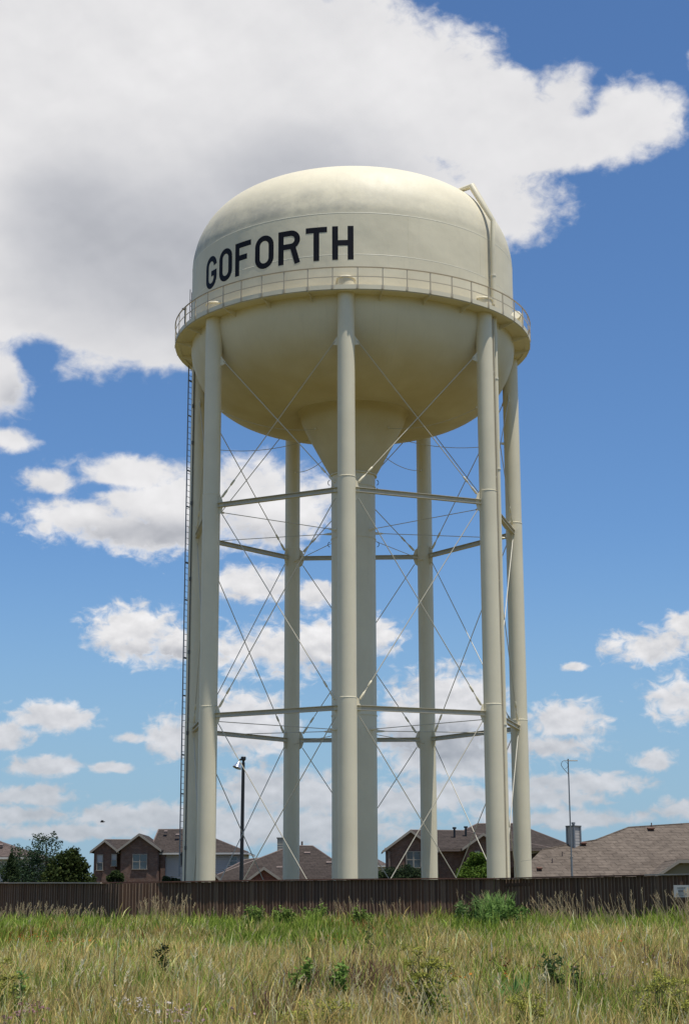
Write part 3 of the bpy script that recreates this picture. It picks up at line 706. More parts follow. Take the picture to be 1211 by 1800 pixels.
# ------------------------------------------------------------------ houses
def PP(px, py, Y0, z0, k):
    """point seen at (px, py) on the roof slope Y = Y0 + k*(z - z0)"""
    d = ray(px, py); t = (Y0 + k*(EYE - z0))/(d.y - k*d.z); return Vector((0, 0, EYE)) + d*t
class House:
    def __init__(s, label, x, Y, group=None):
        s.o = Vector((x, Y, 0)); s.e = empty('house', s.o, label, 'house', group or 'houses behind the fence')
    def part(s, mb, name, m, parent=None, label=None, smooth=None):
        mb.v = [tuple(Vector(q) - s.o) for q in mb.v]; o = mb.build(name, m, parent or s.e, smooth); recalc(o)
        if label: o['label'] = label
        return o
    def wall(s, px0, px1, pyt, Y, dep, m, name='wall', lap=0, label=None):
        a, b = P(px0, pyt, Y), P(px1, pyt, Y); zt = (a.z + b.z)/2; mb = MB()
        if lap:
            n = int(zt/lap); prof = []
            for i in range(n + 1):
                z = zt - i*lap; prof += [(0.0, z), (-.055, z - lap + .001)]
            vs = []
            for y_, z in prof: vs += [(a.x, Y + y_, z), (b.x, Y + y_, z)]
            mb.add(vs, [(2*i, 2*i + 1, 2*i + 3, 2*i + 2) for i in range(len(prof) - 1)])
            mb.box(((a.x + b.x)/2, Y + .05 + dep/2, (zt - .3)/2), (abs(b.x - a.x) - .02, dep, zt + .3))
        else: mb.box(((a.x + b.x)/2, Y + dep/2, (zt - .3)/2), (abs(b.x - a.x), dep, zt + .3))
        return s.part(mb, name, m, label=label)
    def hip(s, eL, eR, rL, rR, Y, hd, m, trim=None, name='roof', drop=.16):
        E1, E2 = P(*eL, Y), P(*eR, Y); z = (E1.z + E2.z)/2; E1.z = E2.z = z
        R1, R2 = P(*rL, Y + hd), P(*rR, Y + hd)
        B1, B2 = Vector((E1.x, Y + 2*hd, z)), Vector((E2.x, Y + 2*hd, z))
        mb = MB(); dn = Vector((0, 0, -.03))
        mb.add([E1, E2, R2, R1, B1, B2, E1 + dn, E2 + dn, B2 + dn, B1 + dn], [(0, 1, 2, 3), (5, 4, 3, 2), (4, 0, 3), (1, 5, 2), (6, 9, 8, 7), (0, 6, 7, 1), (1, 7, 8, 5), (5, 8, 9, 4), (4, 9, 6, 0)])
        r = s.part(mb, name, m)
        mb = MB(); h = drop; zz = z - .035 - h/2
        mb.box(((E1.x + E2.x)/2, Y + .02, zz), (E2.x - E1.x, .05, h)); mb.box((E1.x + .03, Y + hd, zz), (.05, 2*hd - .1, h)); mb.box((E2.x - .03, Y + hd, zz), (.05, 2*hd - .1, h))
        mb.box(((E1.x + E2.x)/2, Y + .3, z - h - .01), (E2.x - E1.x - .14, .5, .02))
        f = s.part(mb, 'fascia', trim or M_WHITE, r)
        mb = MB(); mb.tube([R1 + Vector((0, 0, .01)), R2 + Vector((0, 0, .01))], .07, 6)
        for a, b in ((R1, E1), (R2, E2)): mb.tube([a, b], .06, 6)
        s.part(mb, 'ridge_cap', M_DKTRIM if m is not M_ROOFB else M_ROOFB, r)
        return r
    def gable(s, L, A, R, Y, dep, m, wallm, trim, ov=.35, wl=True):
        l, a, r = P(*L, Y), P(*A, Y), P(*R, Y)
        bk = Vector((0, dep, 0)); up = Vector((0, 0, -.14)); rf = MB()
        for f in (l, r):
            mb = rf; mb.poly_prism([f, a, a + bk, f + bk], up)
        ro = s.part(rf, 'gable_roof', m)
        for f in (l, r):
            mb = MB(); d = (a - f).normalized(); mb.bar(f - Vector((0, .035, .09)), a - Vector((0, .035, .09)), .05, .20, (0, 1, 0))
            mb = MB(); q = Vector((0, 0, -.21)); mb.poly_prism([f + Vector((0, -.05, .01)), a + Vector((0, -.05, .01)), a + q + Vector((0, -.05, 0)), f + q + Vector((0, -.05, 0))], (0, .045, 0)); s.part(mb, 'barge_board', trim, ro)
        if wl:
            sg = 1 if r.x > l.x else -1
            kL = (a.z - l.z)/(a.x - l.x); kR = (r.z - a.z)/(r.x - a.x)
            y = Y + ov; x0, x1 = l.x + ov, r.x - ov; mb = MB()
            pts = [(x0, y, -.3), (x1, y, -.3), (x1, y, a.z + kR*(x1 - a.x) - .16), (a.x, y, a.z - .16), (x0, y, l.z + kL*(x0 - l.x) - .16)]
            mb.poly_prism(pts, (0, dep - ov - .4, 0)); s.part(mb, 'gable_wall', wallm)
        return ro
    def window(s, px0, px1, py0, py1, Y, cols=2, frame=M_WHITE, pane=M_PANE, top=None):
        a, b = P(px0, py0, Y), P(px1, py1, Y); w, h = b.x - a.x, a.z - b.z; t = .055; mb = MB(); cx_, cz = (a.x + b.x)/2, (a.z + b.z)/2
        y = Y - .03
        mb.box((cx_, y, a.z - t/2), (w, .08, t)); mb.box((cx_, y - .02, b.z + t/2), (w + .1, .12, t))
        for i in range(cols + 1): mb.box((a.x + t/2 + (w - t)*i/cols, y, cz), (t*(1 if i in (0, cols) else 1.6), .079, h - 2*t - .002))
        f = s.part(mb, 'window', frame)
        cw = (w - t)/cols
        for i in range(cols):
            xx = a.x + t/2 + cw*(i + .5)
            for j, zc in ((0, cz + h/4), (1, cz - h/4)):
                q = MB(); q.box((xx, Y + .0, zc), (cw - t, .03, h/2 - t)); s.part(q, 'pane', (top if (top and j == 0) else pane), f)
            q = MB(); q.box((xx, Y - .035, cz), (cw - t*1.3, .05, .055)); s.part(q, 'sash_rail', frame, f)
        return f
    def pipe(s, px, py0, py1, Y, r=.06, cap=False, m=M_DKTRIM):
        a, b = P(px, py0, Y), P(px, py1, Y); mb = MB(); mb.tube([Vector((a.x, Y, b.z - .3)), a], r, 8)
        if cap: mb.tube([a + Vector((0, 0, -.1)), a + Vector((0, 0, .05))], r*1.9, 10)
        return s.part(mb, 'vent_pipe', m, smooth=40)
    def vent(s, px, py, Y, w=.5, m=M_DKTRIM):
        a = P(px, py, Y); mb = MB()
        mb.box(a + Vector((0, -.05, .05)), (w, .45, .16), Matrix.Rotation(.25, 3, 'X')); mb.box(a + Vector((0, -.12, -.06)), (w*.7, .3, .12)); return s.part(mb, 'roof_vent', m)
    def chimney(s, px0, px1, pyt, pyb, Y, dep, m, flue=True):
        a, b = P(px0, pyt, Y), P(px1, pyb, Y); w = b.x - a.x; mb = MB(); lap = .2; n = max(3, int((a.z - b.z + 1)/lap)); z = a.z
        mb.box(((a.x + b.x)/2, Y + dep/2, (a.z + b.z - 1)/2), (w, dep, a.z - b.z + 1)); ch = s.part(mb, 'chimney', m)
        for i in range(n):
            q = MB(); q.box(((a.x + b.x)/2, Y + dep/2, a.z - .03 - lap*(i + .5)), (w + .035, dep + .035, .012)); s.part(q, 'siding_edge', m, ch)
        q = MB(); q.box(((a.x + b.x)/2, Y + dep/2, a.z + .03), (w + .12, dep + .12, .09)); s.part(q, 'chimney_cap', M_DARKM, ch)
        if flue: q = MB(); c_ = Vector(((a.x + b.x)/2, Y + dep/2, a.z)); q.tube([c_, c_ + Vector((0, 0, .22))], .12, 10); q.tube([c_ + Vector((0, 0, .22)), c_ + Vector((0, 0, .34))], .19, 10); s.part(q, 'flue', M_GALV, ch)
        return ch

# far left: roof end and pale siding
h = House('pale sided house with brown hipped roof at the far left edge behind the trees', -25, 134)
h.hip((-160, 1506), (58, 1506), (-90, 1472), (-6, 1476), 130, 5, M_ROOFG); h.wall(-150, 52, 1508, 130.5, 9, M_SIDE, lap=.2)
h.vent(3, 1487, 132.5, .3)
# two storey house of brown brick with a pale sided wing
h = House('brown brick house with twin gables and a pale sided wing, left of tower', -15, 155)
h.hip((262, 1497.5), (436, 1498.5), (279, 1458.5), (338, 1458), 149, 5.5, M_ROOF)
h.gable((158.5, 1496.5), (184.5, 1475.8), (210, 1496.5), 148.2, 5.5, M_ROOF, M_BRICK, M_TRIM)
h.gable((205, 1495), (245, 1464.8), (284, 1493.5), 147.6, 7, M_ROOF, M_BRICK, M_TRIM)
mb = MB(); a, b = P(184.5, 1475.9, 148.4), P(262, 1475.9, 153); 
h.hip((178, 1496.8), (262, 1496.8), (184.6, 1476.3), (250, 1476.6), 149, 4, M_ROOF, M_TRIM); h.wall(166, 284, 1497.5, 149.3, 6, M_BRICK)
h.wall(283, 291, 1499, 149.2, 4, M_BRICK, 'corner_wall'); h.wall(291, 427, 1499, 149.6, 9, M_SIDE, lap=.2)
h.wall(291, 427.5, 1499.2, 149.45, .2, M_WHITE, 'frieze_board') if False else None
h.window(233.5, 259, 1501.2, 1528.5, 147.93, 2, M_TRIM, M_PANE)
h.window(171, 181.5, 1502, 1530.5, 148.5, 1, M_TRIM, M_PANE, M_BLIND); h.window(196.5, 205.7, 1501, 1523, 148.5, 1, M_TRIM, M_PANE, M_BLIND)
h.window(403.5, 418, 1504.8, 1522, 149.55, 1, M_WHITE); h.vent(292, 1463, 153, .3)
h.vent(313, 1469, 152, .35)
mb = MB(); q = P(427.8, 1499, 149.5); mb.box((q.x - .1, 149.56, q.z/2), (.14, .12, q.z)); h.part(mb, 'corner_board', M_WHITE)
# low dark roof with a small front gable
h = House('low house with dark hipped roof and small red brick gable behind left columns', -5, 142)
h.hip((352, 1549), (640, 1549), (512, 1487), (550, 1487.5), 136, 6.5, M_ROOF, M_TRIM); h.wall(365, 625, 1551, 136.6, 11, M_REDBRICK)
h.gable((434, 1546.5), (463.8, 1524), (496.5, 1546.5), 134.6, 7, M_ROOF, M_REDBRICK, M_TRIM)
h.gable((366, 1556), (379, 1536.5), (394, 1551), 134.9, 6, M_ROOF, M_REDBRICK, M_TRIM)
h.hip((395, 1530), (486, 1530), (430, 1512), (486, 1505), 140, 4.5, M_ROOF, M_TRIM)
h.chimney(487.6, 498.4, 1473.7, 1497, 143.2, .9, M_SIDEB, False)
h.vent(540, 1501, 141.2, .5); h.vent(491.5, 1526.5, 138.6, .5); h.vent(579, 1518, 139.3, .5); h.pipe(531, 1479, 1490, 143, .08)
# small roof corner right of the riser
h = House('small piece of distant house roof and wall, just right of the tower riser', 5, 176)
h.hip((600, 1521), (681, 1520), (625, 1508), (658, 1508), 172, 5, M_ROOFG); h.wall(605, 677, 1522, 172.5, 9, M_SIDEB)
# two storey brick house behind the right columns
h = House('brown brick house with black vent pipes on its roof, behind the right columns', 10, 147)
h.gable((672, 1495.5), (721.6, 1458.2), (771, 1494.5), 139.0, 6, M_ROOF, M_BRICK, M_TRIM)
h.hip((700, 1492), (975, 1492), (722, 1459.5), (812, 1460.3), 140, 5.2, M_ROOF, M_DKTRIM)
h.hip((752, 1491.5), (1012, 1488), (838, 1448.4), (906, 1448), 141, 6.2, M_ROOF, M_DKTRIM)
h.gable((812, 1491), (849.6, 1464.3), (888, 1491), 138.8, 7, M_ROOF, M_BRICK, M_TRIM)
h.wall(745, 925, 1494, 140.6, 9, M_BRICK); h.wall(925, 985, 1493, 140.8, 9, M_SIDEB, lap=.2)
h.window(713.5, 740, 1496.5, 1526, 139.3, 2, M_TRIM); h.window(833.5, 843.5, 1495.5, 1511, 139.1, 1, M_TRIM, M_BLIND)
h.pipe(798.3, 1455, 1471, 143.2, .09, True, M_BLACK); h.pipe(818.3, 1453.5, 1467, 143.6, .09, True, M_BLACK); h.vent(668 + 10, 1494, 139.3, .2)
mb = MB(); q = P(683.5, 1497, 139.2); mb.tube([P(676, 1496, 139.2), q, (q.x, 139.2, 0)], .05, 8); h.part(mb, 'downspout', M_DKTRIM)
# big tan roof at the right
h = House('house with broad tan shingle roof and sided chimney at the right edge', 16, 98)
Y0 = 92.0; z0 = P(1100, 1552, Y0).z; K = 2.05
outl = [(893, 1552), (1560, 1552), (1330, 1462), (1270, 1449), (1208, 1447.8), (1104.7, 1454.5), (1046, 1477), (1009, 1483), (951, 1494)]
pts = [PP(a, b, Y0, z0, K) for a, b in outl]
mb = MB(); mb.poly_prism(pts, (0, .2, -.09)); rf = h.part(mb, 'roof', M_ROOFB)
back = [Vector((p.x, 2*(max(q.y for q in pts)) - p.y + .1, p.z)) for p in pts]
mb = MB(); n_ = len(pts)
mb.add(pts + back, [tuple(range(2*n_ - 1, n_ - 1, -1))] + [(i, (i + 1) % n_, (i + 1) % n_ + n_, i + n_) for i in range(2, n_ - 1)] + [(0, n_, n_ + 1, 1)]); mb.v = [tuple(Vector(v) + Vector((0, .21, -.1))) for v in mb.v]; h.part(mb, 'back_roof', M_ROOFB)
for i in range(2, 8):
    mb = MB(); mb.tube([pts[i], pts[i + 1]], .055, 6); h.part(mb, 'ridge_cap', M_ROOFB, rf)
mb = MB(); a, b = pts[0], pts[1]; mb.box(((a.x + b.x)/2, Y0 + .05, z0 - .14), (b.x - a.x, .05, .17)); h.part(mb, 'fascia', M_TRIM, rf)
mb = MB(); mb.box(((a.x + b.x)/2, Y0 + 8, (z0 - .3)/2), (b.x - a.x - 1, 15, z0 + .1)); h.part(mb, 'wall', M_BRICK)
h.gable((1150, 1539), (1195, 1510.5), (1300, 1560), 90.6, 8, M_ROOFB, M_OLIVE, M_TRIM) if False else None
# front gable with a level-topped end
l, a, b2 = P(1150, 1540, 90.0), P(1193, 1511.2, 90.0), P(1330, 1511.2, 90.0); r_ = P(1370, 1538, 90.0)
mb = MB(); mb.poly_prism([l, a, a + Vector((0, 9, 0)), l + Vector((0, 5, 0))], (0, 0, -.12)); mb.poly_prism([a + Vector((0, 0, .01)), b2 + Vector((0, 0, .01)), b2 + Vector((0, 9, 0)), a + Vector((0, 9, .02))], (0, 0, -.12)); g_ = h.part(mb, 'gable_roof', M_ROOFB)
for p_, q_ in ((l, a), (a, b2), (b2, r_)):
    d = Vector((0, -.05, 0)); mb = MB(); mb.poly_prism([p_ + d, q_ + d, q_ + d + Vector((0, 0, -.17)), p_ + d + Vector((0, 0, -.17))], (0, .045, 0)); h.part(mb, 'barge_board', M_TRIM, g_)
mb = MB(); y_ = 90.35; mb.poly_prism([(l.x + .35, y_, -.2), (r_.x - .3, y_, -.2), (r_.x - .3, y_, r_.z), (b2.x, y_, b2.z - .15), (a.x, y_, a.z - .15), (l.x + .35, y_, l.z + .05)], (0, 2, 0)); h.part(mb, 'gable_wall', M_OLIVE)
cY = PP(1009, 1490, Y0, z0, K).y
a, b = P(997.3, 1453, cY), P(1020, 1453, cY); w = (b.x - a.x); zt = a.z; zb_ = zt - 1.6; ch = MB(); cc = Vector(((a.x + b.x)/2, cY + .35, (zt + zb_)/2)); RT = Matrix.Rotation(rad(40), 3, 'Z')
sz = w/1.409
ch.box(cc, (sz, sz, zt - zb_), RT); cho = h.part(ch, 'chimney', M_SIDE)
for i in range(7):
    q = MB(); q.box(cc + Vector((0, 0, (zt - zb_)/2 - .1 - .17*i)), (sz + .016, sz + .016, .03), RT); h.part(q, 'siding_edge', M_SIDE, cho)
for sx in (-1, 1):
    for sy in (-1, 1):
        q = MB(); q.box(cc + RT @ Vector((sx*sz/2, sy*sz/2, 0)), (.1, .1, zt - zb_), RT); h.part(q, 'corner_board', M_GALV, cho)
q = MB(); q.box(cc + Vector((0, 0, (zt - zb_)/2 + .03)), (sz + .12, sz + .12, .07), RT); h.part(q, 'chimney_cap', M_DARKM, cho)
q = MB(); c_ = Vector((cc.x, cc.y, zt + .05)); q.tube([c_, c_ + Vector((0, 0, .10))], .08, 10); q.tube([c_ + Vector((0, 0, .10)), c_ + Vector((0, 0, .2))], .11, 10); h.part(q, 'flue', M_GALV, cho)
for px, py, w in ((1143, 1457.5, .38), (1024, 1483.5, .36), (947.5, 1527.5, .28)):
    q = PP(px, py, Y0, z0, K); mb = MB(); mb.box(q + Vector((0, -.06, .05)), (w, .5, .05), Matrix.Rotation(.12, 3, 'X')); mb.box(q + Vector((0, .02, -.02)), (w*.8, .36, .12)); h.part(mb, 'roof_vent', M_CAP, rf)
for px, py, hh in ((1144.5, 1453, .22), (988, 1505, .25), (970.5, 1517, .25)):
    q = PP(px, py, Y0, z0, K); mb = MB(); mb.tube([q + Vector((0, 0, -.1)), q + Vector((0, 0, hh))], .035, 8); h.part(mb, 'vent_pipe', M_DKTRIM, rf)

# ------------------------------------------------------------------ foliage helpers (numpy)
RS = np.random.RandomState(11)
def tri_mesh(name, V, F, C, m):
    me = bpy.data.meshes.new(name); nv, nf = len(V), len(F)
    me.vertices.add(nv); me.vertices.foreach_set('co', np.ascontiguousarray(V, np.float32).ravel())
    me.loops.add(nf*3); me.loops.foreach_set('vertex_index', np.ascontiguousarray(F, np.int32).ravel())
    me.polygons.add(nf); me.polygons.foreach_set('loop_start', np.arange(0, nf*3, 3, dtype=np.int32))
    me.polygons.foreach_set('use_smooth', np.ones(nf, bool))
    me.update(calc_edges=True)
    at = me.color_attributes.new('tint', 'FLOAT_COLOR', 'POINT')
    CC = np.ones((nv, 4), np.float32); CC[:, :3] = C; at.data.foreach_set('color', CC.ravel())
    me.materials.append(m); me.validate(); return me
def leaf_cloud(cent, size, tint, asp=.5, rs=RS, droop=.0):
    """folded leaf at each centre: 4 vertices, 2 triangles"""
    n = len(cent); a = rs.normal(size=(n, 3)); a[:, 2] = a[:, 2]*.6 - droop; a /= np.linalg.norm(a, axis=1)[:, None]
    b = np.cross(a, rs.normal(size=(n, 3))); b /= np.linalg.norm(b, axis=1)[:, None]
    s = (size*(.6 + .8*rs.rand(n)))[:, None]
    V = np.stack([cent - a*s*.5, cent + b*s*asp*.5, cent + a*s*.5, cent - b*s*asp*.5], 1).reshape(-1, 3)
    i = np.arange(n)[:, None]*4; F = np.concatenate([i + [0, 1, 2], i + [0, 2, 3]], 1).reshape(-1, 3)
    return V, F, np.repeat(tint, 4, 0)
def tree(name, px, pyt, Y, wpx, label, tint, lumps, leaf=.16, n=7000, cat='tree', base=None, asp=.5, seed=1, trunk=.09, conif=False):
    rs = np.random.RandomState(seed); t = P(px, pyt, Y); x0 = t.x; H = t.z; W = wpx*Y/FPX/2
    e = empty(name, (x0, Y, 0), label, cat); mb = MB(); mb.tube([(0, 0, -.1), (.05, 0, H*.3), (-.04, 0.03, H*.6), (0, 0, H*.92)], [trunk, trunk*.8, trunk*.5, .015], 8)
    cents = []; r2 = random.Random(seed)
    if conif:
        z = .15 + (H - .15)*rs.rand(n)**1.3; ang = rs.rand(n)*2*PI; rr = W*(1 - (z/H))**.8*(.55 + .45*rs.rand(n)) * (1 + .18*np.sin(z*7 + ang*2)); c = np.stack([rr*np.cos(ang), rr*np.sin(ang), z + rr*.2], 1)
    else:
        L = []
        for lx, lz, lr in lumps: L.append((lx*W, r2.uniform(-.5, .5)*W*.7, lz*H, lr*W))
        for k in range(len(lumps)*3):
            q = L[r2.randrange(len(lumps))]; an = r2.uniform(0, 2*PI); L.append((q[0] + math.cos(an)*q[3]*.9, r2.uniform(-.8, .8)*q[3], max(q[2] + math.sin(an)*q[3]*.8, .3), q[3]*r2.uniform(.25, .5)))
        for q in L[:len(lumps)*2]: mb.tube([(0, 0, H*.18), (q[0]*.5, q[1]*.5, (q[2] + H*.2)*.5), (q[0], q[1], q[2])], [trunk*.45, trunk*.3, .012], 6)
        L = np.array(L); w = L[:, 3]**2; w /= w.sum(); k = rs.choice(len(L), n, p=w); d = rs.normal(size=(n, 3)); d /= np.linalg.norm(d, axis=1)[:, None]
        c = L[k, :3] + d*(L[k, 3]*(.35 + .72*rs.rand(n)**.6))[:, None]*np.array([1, 1, .85]); c[:, 2] = np.maximum(c[:, 2], .1)
        keep = c[:, 2] < H*1.01; c = c[keep]
    m_ = len(c); br = (.65 + .7*rs.rand(m_))[:, None]; tt = np.array(tint)*br; yl = rs.rand(m_) < .12; tt[yl] *= np.array([1.7, 1.5, 1.1])
    V, F, C = leaf_cloud(c, leaf, tt, asp, rs); o = put('crown', tri_mesh('crown', V, F, C, M_PLANT), e)
    mb.build('trunk', M_BARK, e, 60); return e
tree('cypress', 21, 1500, 88, 78, 'small dark pointed evergreen at the far left behind the fence', (.030, .048, .020), [], .11, 8000, conif=True, seed=2)
tree('elm_tree', 84, 1461, 96, 156, 'tall feathery dark green tree left of the rounder tree, behind the fence', (.036, .062, .032), [(-.05, .60, .50), (-.5, .68, .36), (.0, .82, .30), (-.22, .90, .17), (.42, .62, .42), (-.65, .50, .40), (.25, .40, .6), (-.2, .45, .6), (.1, .3, .7), (.7, .44, .4), (-.7, .3, .5), (.6, .2, .5), (-.35, .6, .5), (.12, .93, .12)], .13, 20000, seed=3)
tree('magnolia_tree', 124, 1482, 92, 108, 'round glossy broad leaved tree behind the fence, right of the feathery one', (.042, .060, .018), [(0, .60, .6), (-.4, .55, .5), (.4, .52, .5), (0, .82, .32), (.3, .76, .3), (-.35, .76, .3), (-.5, .25, .6), (.5, .25, .6), (0, .2, .75), (.8, .2, .38), (.75, .4, .25)], .18, 15000, asp=.6, seed=4)
tree('yard_shrub', 204, 1519, 90, 34, 'small leafy shrub in front of the brick house at the left', (.045, .068, .024), [(0, .84, .5), (.4, .78, .5), (-.5, .78, .45), (0, .6, .8)], .12, 4500, cat='shrub', seed=5)
tree('garden_tree', 838, 1496, 96, 72, 'fresh green leafy tree between the right columns in front of the brick house', (.090, .150, .026), [(-.05, .80, .55), (-.5, .70, .5), (.45, .74, .5), (.0, .90, .35), (0, .6, .8), (.6, .6, .5), (-.6, .56, .5), (.3, .88, .3)], .14, 13000, seed=6)
tree('dark_shrub', 712, 1516, 100, 104, 'wide dark shrub under the window of the brick house on the right', (.032, .052, .026), [(-.5, .82, .26), (0, .84, .28), (.5, .82, .26), (-.2, .72, .4), (.3, .7, .4), (-.75, .74, .25), (.75, .72, .28), (0, .5, .6)], .13, 11000, cat='shrub', seed=7)
tree('low_shrub', 302, 1532, 84, 40, 'low shrub just above the fence at the foot of the ladder', (.04, .058, .025), [(-.4, .85, .4), (.4, .82, .4), (0, .7, .7)], .11, 3000, cat='shrub', seed=8)

# ------------------------------------------------------------------ meadow grass
def vnoise(x, y, s, seed):
    r = np.random.RandomState(seed); T = r.rand(64, 64); x, y = x/s + 200, y/s + 200
    i, j = np.floor(x).astype(int), np.floor(y).astype(int); fx, fy = x - i, y - j; fx = fx*fx*(3 - 2*fx); fy = fy*fy*(3 - 2*fy)
    q = lambda a, b: T[a % 64, b % 64]
    return (q(i, j)*(1 - fx) + q(i + 1, j)*fx)*(1 - fy) + (q(i, j + 1)*(1 - fx) + q(i + 1, j + 1)*fx)*fy
def fence_y(x):
    return np.interp(x, [p.x for p in FV], [p.y for p in FV])
def Gp(px, py, ht=.6):
    d = ray(px, py); t = 30/d.y
    for _ in range(12):
        q = Vector((0, 0, EYE)) + d*t; t = (ht + gz(q.x, q.y) - EYE)/d.z if d.z < -.002 else t
    q = Vector((0, 0, EYE)) + d*t; return q.x, q.y
def patch(x, y, px, py, rx, ry, ht=.55):
    """soft patch of the meadow whose plant tops are seen about (px, py)"""
    cx, cy = Gp(px, py, ht); rx_ = rx*cy/FPX; y2 = Gp(px, py - ry, ht)[1]; ry_ = abs(y2 - cy)
    q = np.sqrt(((x - cx)/rx_)**2 + ((y - cy)/ry_)**2) + (vnoise(x, y, .7, 91) - .5)*.9
    return np.clip(1.35 - q, 0, 1)
N = 640000
rs = np.random.RandomState(3)
y = 11.0 + (53.5 - 11.0)*rs.rand(int(N*2.6))**1.12
hw = .2085*y + 1.6; keep = rs.rand(len(y)) < hw/hw.max(); y = y[keep]; hw = hw[keep]
x = (rs.rand(len(y))*2 - 1)*hw - y*.0054
cl = vnoise(x, y, .35, 5); keep = rs.rand(len(y)) < .45 + .55*cl; x, y = x[keep], y[keep]
keep = y < fence_y(x) - .12; x, y = x[keep][:N], y[keep][:N]; N = len(x)
n1_ = vnoise(x, y, 2.6, 1)*.6 + vnoise(x, y, .9, 2)*.4; n2_ = vnoise(x, y, 1.3, 3); n3_ = vnoise(x, y, .45, 4); n4_ = vnoise(x, y, 5.0, 9)
far = np.clip((y - 33.5 + (n1_ - .5)*14)/7, 0, 1)                       # green belt along the fence
near = np.clip((19.5 - y + (n2_ - .5)*10)/6, 0, 1)                      # greener mix at the bottom
green = np.clip(.47 + .52*far + .12*near + (n1_ - .5)*.9 + (n3_ - .5)*.25, 0, 1)
for a in [(890, 1712, 75, 26), (405, 1765, 60, 34), (20, 1752, 75, 50), (985, 1722, 70, 26), (1160, 1625, 90, 20), (870, 1640, 90, 20), (600, 1612, 150, 14)]: green = np.maximum(green, patch(x, y, *a)*.9)
straw = np.clip(1 - green, 0, 1)
bro = np.zeros(N)
for a in [(664, 1733, 60, 26), (545, 1742, 55, 24), (1190, 1702, 60, 20), (480, 1790, 40, 16)]: bro = np.maximum(bro, patch(x, y, *a)*.55)
orange = np.zeros(N)
for a in [(57, 1642, 40, 9), (140, 1652, 30, 6), (650, 1632, 60, 6), (250, 1640, 50, 6)]: orange = np.maximum(orange, patch(x, y, *a)*.7)
isg = rs.rand(N) < green
G1 = np.array([.24, .335, .045]); G2 = np.array([.46, .52, .11]); G3 = np.array([.07, .12, .015])
S1 = np.array([.80, .62, .24]); S2 = np.array([.42, .29, .10]); S3 = np.array([.93, .82, .46])
u = rs.rand(N)[:, None]; v_ = rs.rand(N)[:, None]
Cc = np.where(isg[:, None], np.where(v_ < .35, G3 + (G1 - G3)*u, G1 + (G2 - G1)*u), np.where(v_ < .18, S1 + (S3 - S1)*u, S2 + (S1 - S2)*u))
Cc = np.where((rs.rand(N) < bro)[:, None], np.array([.16, .085, .06])*(.7 + .8*u), Cc)
Cc = np.where((rs.rand(N) < orange*.5)[:, None], np.array([.40, .17, .06])*(.7 + .6*u), Cc)
Cc *= ((.86 + .36*n4_)*np.exp(rs.normal(size=N)*.28))[:, None]; Cc = np.minimum(Cc, .93)
hgt = (.40 + .30*rs.rand(N))*(.80 + .40*n2_) + .10*far*n1_
hgt = np.where(isg, hgt*.92, hgt*1.04); hgt *= np.where(rs.rand(N) < .06, 1.32, 1.0)
hgt *= .78 + .45*vnoise(x, y, .55, 21)
# taller leafy growth against the fence
fd_ = fence_y(x) - y; hgt += np.clip(1 - fd_/4, 0, 1)*.16*(vnoise(x, y, .8, 33) + .2)
wd = (.0017 + .0022*rs.rand(N))*(.55 + y/24); wd = np.where(isg, wd*1.5, wd)
lean_a = rs.rand(N)*2*PI; wind = .35
la = hgt*(.05 + .38*rs.rand(N)**1.5); lx = np.cos(lean_a)*la + hgt*.10*wind; ly = np.sin(lean_a)*la
ya = rs.rand(N)*PI; wx, wy = np.cos(ya)*wd, np.sin(ya)*wd*.5
z0_ = gzn(x, y) - .02
def blade(k, w): return np.stack([x + lx*k**2 - wx*w, y + ly*k**2 - wy*w, z0_ + hgt*(k - .12*k*k*la/hgt)], 1), np.stack([x + lx*k**2 + wx*w, y + ly*k**2 + wy*w, z0_ + hgt*(k - .12*k*k*la/hgt)], 1)
base = np.stack([x, y, z0_], 1); a1_, b1_ = blade(.52, .95)
hd = rs.rand(N)*2*PI; hl = hgt*(.02 + .09*rs.rand(N)); hx_, hy_ = np.cos(hd)*hl, np.sin(hd)*hl
fat = np.where(isg, .8, .9 + .9*(rs.rand(N) < .3))*wd; tw_ = rs.rand(N)*PI
k_ = .84; zc = z0_ + hgt*(k_ - .12*k_*k_*la/hgt); cx_ = x + lx*k_**2; cy_ = y + ly*k_**2; ox, oy, oz = np.cos(tw_)*fat, np.sin(tw_)*fat, (rs.rand(N) - .5)*fat*1.2
a2_ = np.stack([cx_ - ox, cy_ - oy, zc - oz], 1); b2_ = np.stack([cx_ + ox, cy_ + oy, zc + oz], 1)
tip = np.stack([x + lx + hx_, y + ly + hy_, z0_ + hgt*(1 - .12*la/hgt) - hl*.25], 1)
V = np.stack([base, a1_, b1_, a2_, b2_, tip], 1).reshape(-1, 3); i = np.arange(N)[:, None]*6
F = np.concatenate([i + [0, 2, 1], i + [1, 2, 4], i + [1, 4, 3], i + [3, 4, 5]], 1).reshape(-1, 3)
C5 = np.repeat(Cc[:, None, :], 6, 1); C5 = C5.reshape(-1, 3)
tag(put('tall_grass', tri_mesh('tall_grass', V, F, C5, M_BLADE)), 'tall meadow grass, part green and part dried to straw, filling the foreground', 'grass', kind='stuff')

main_n = N
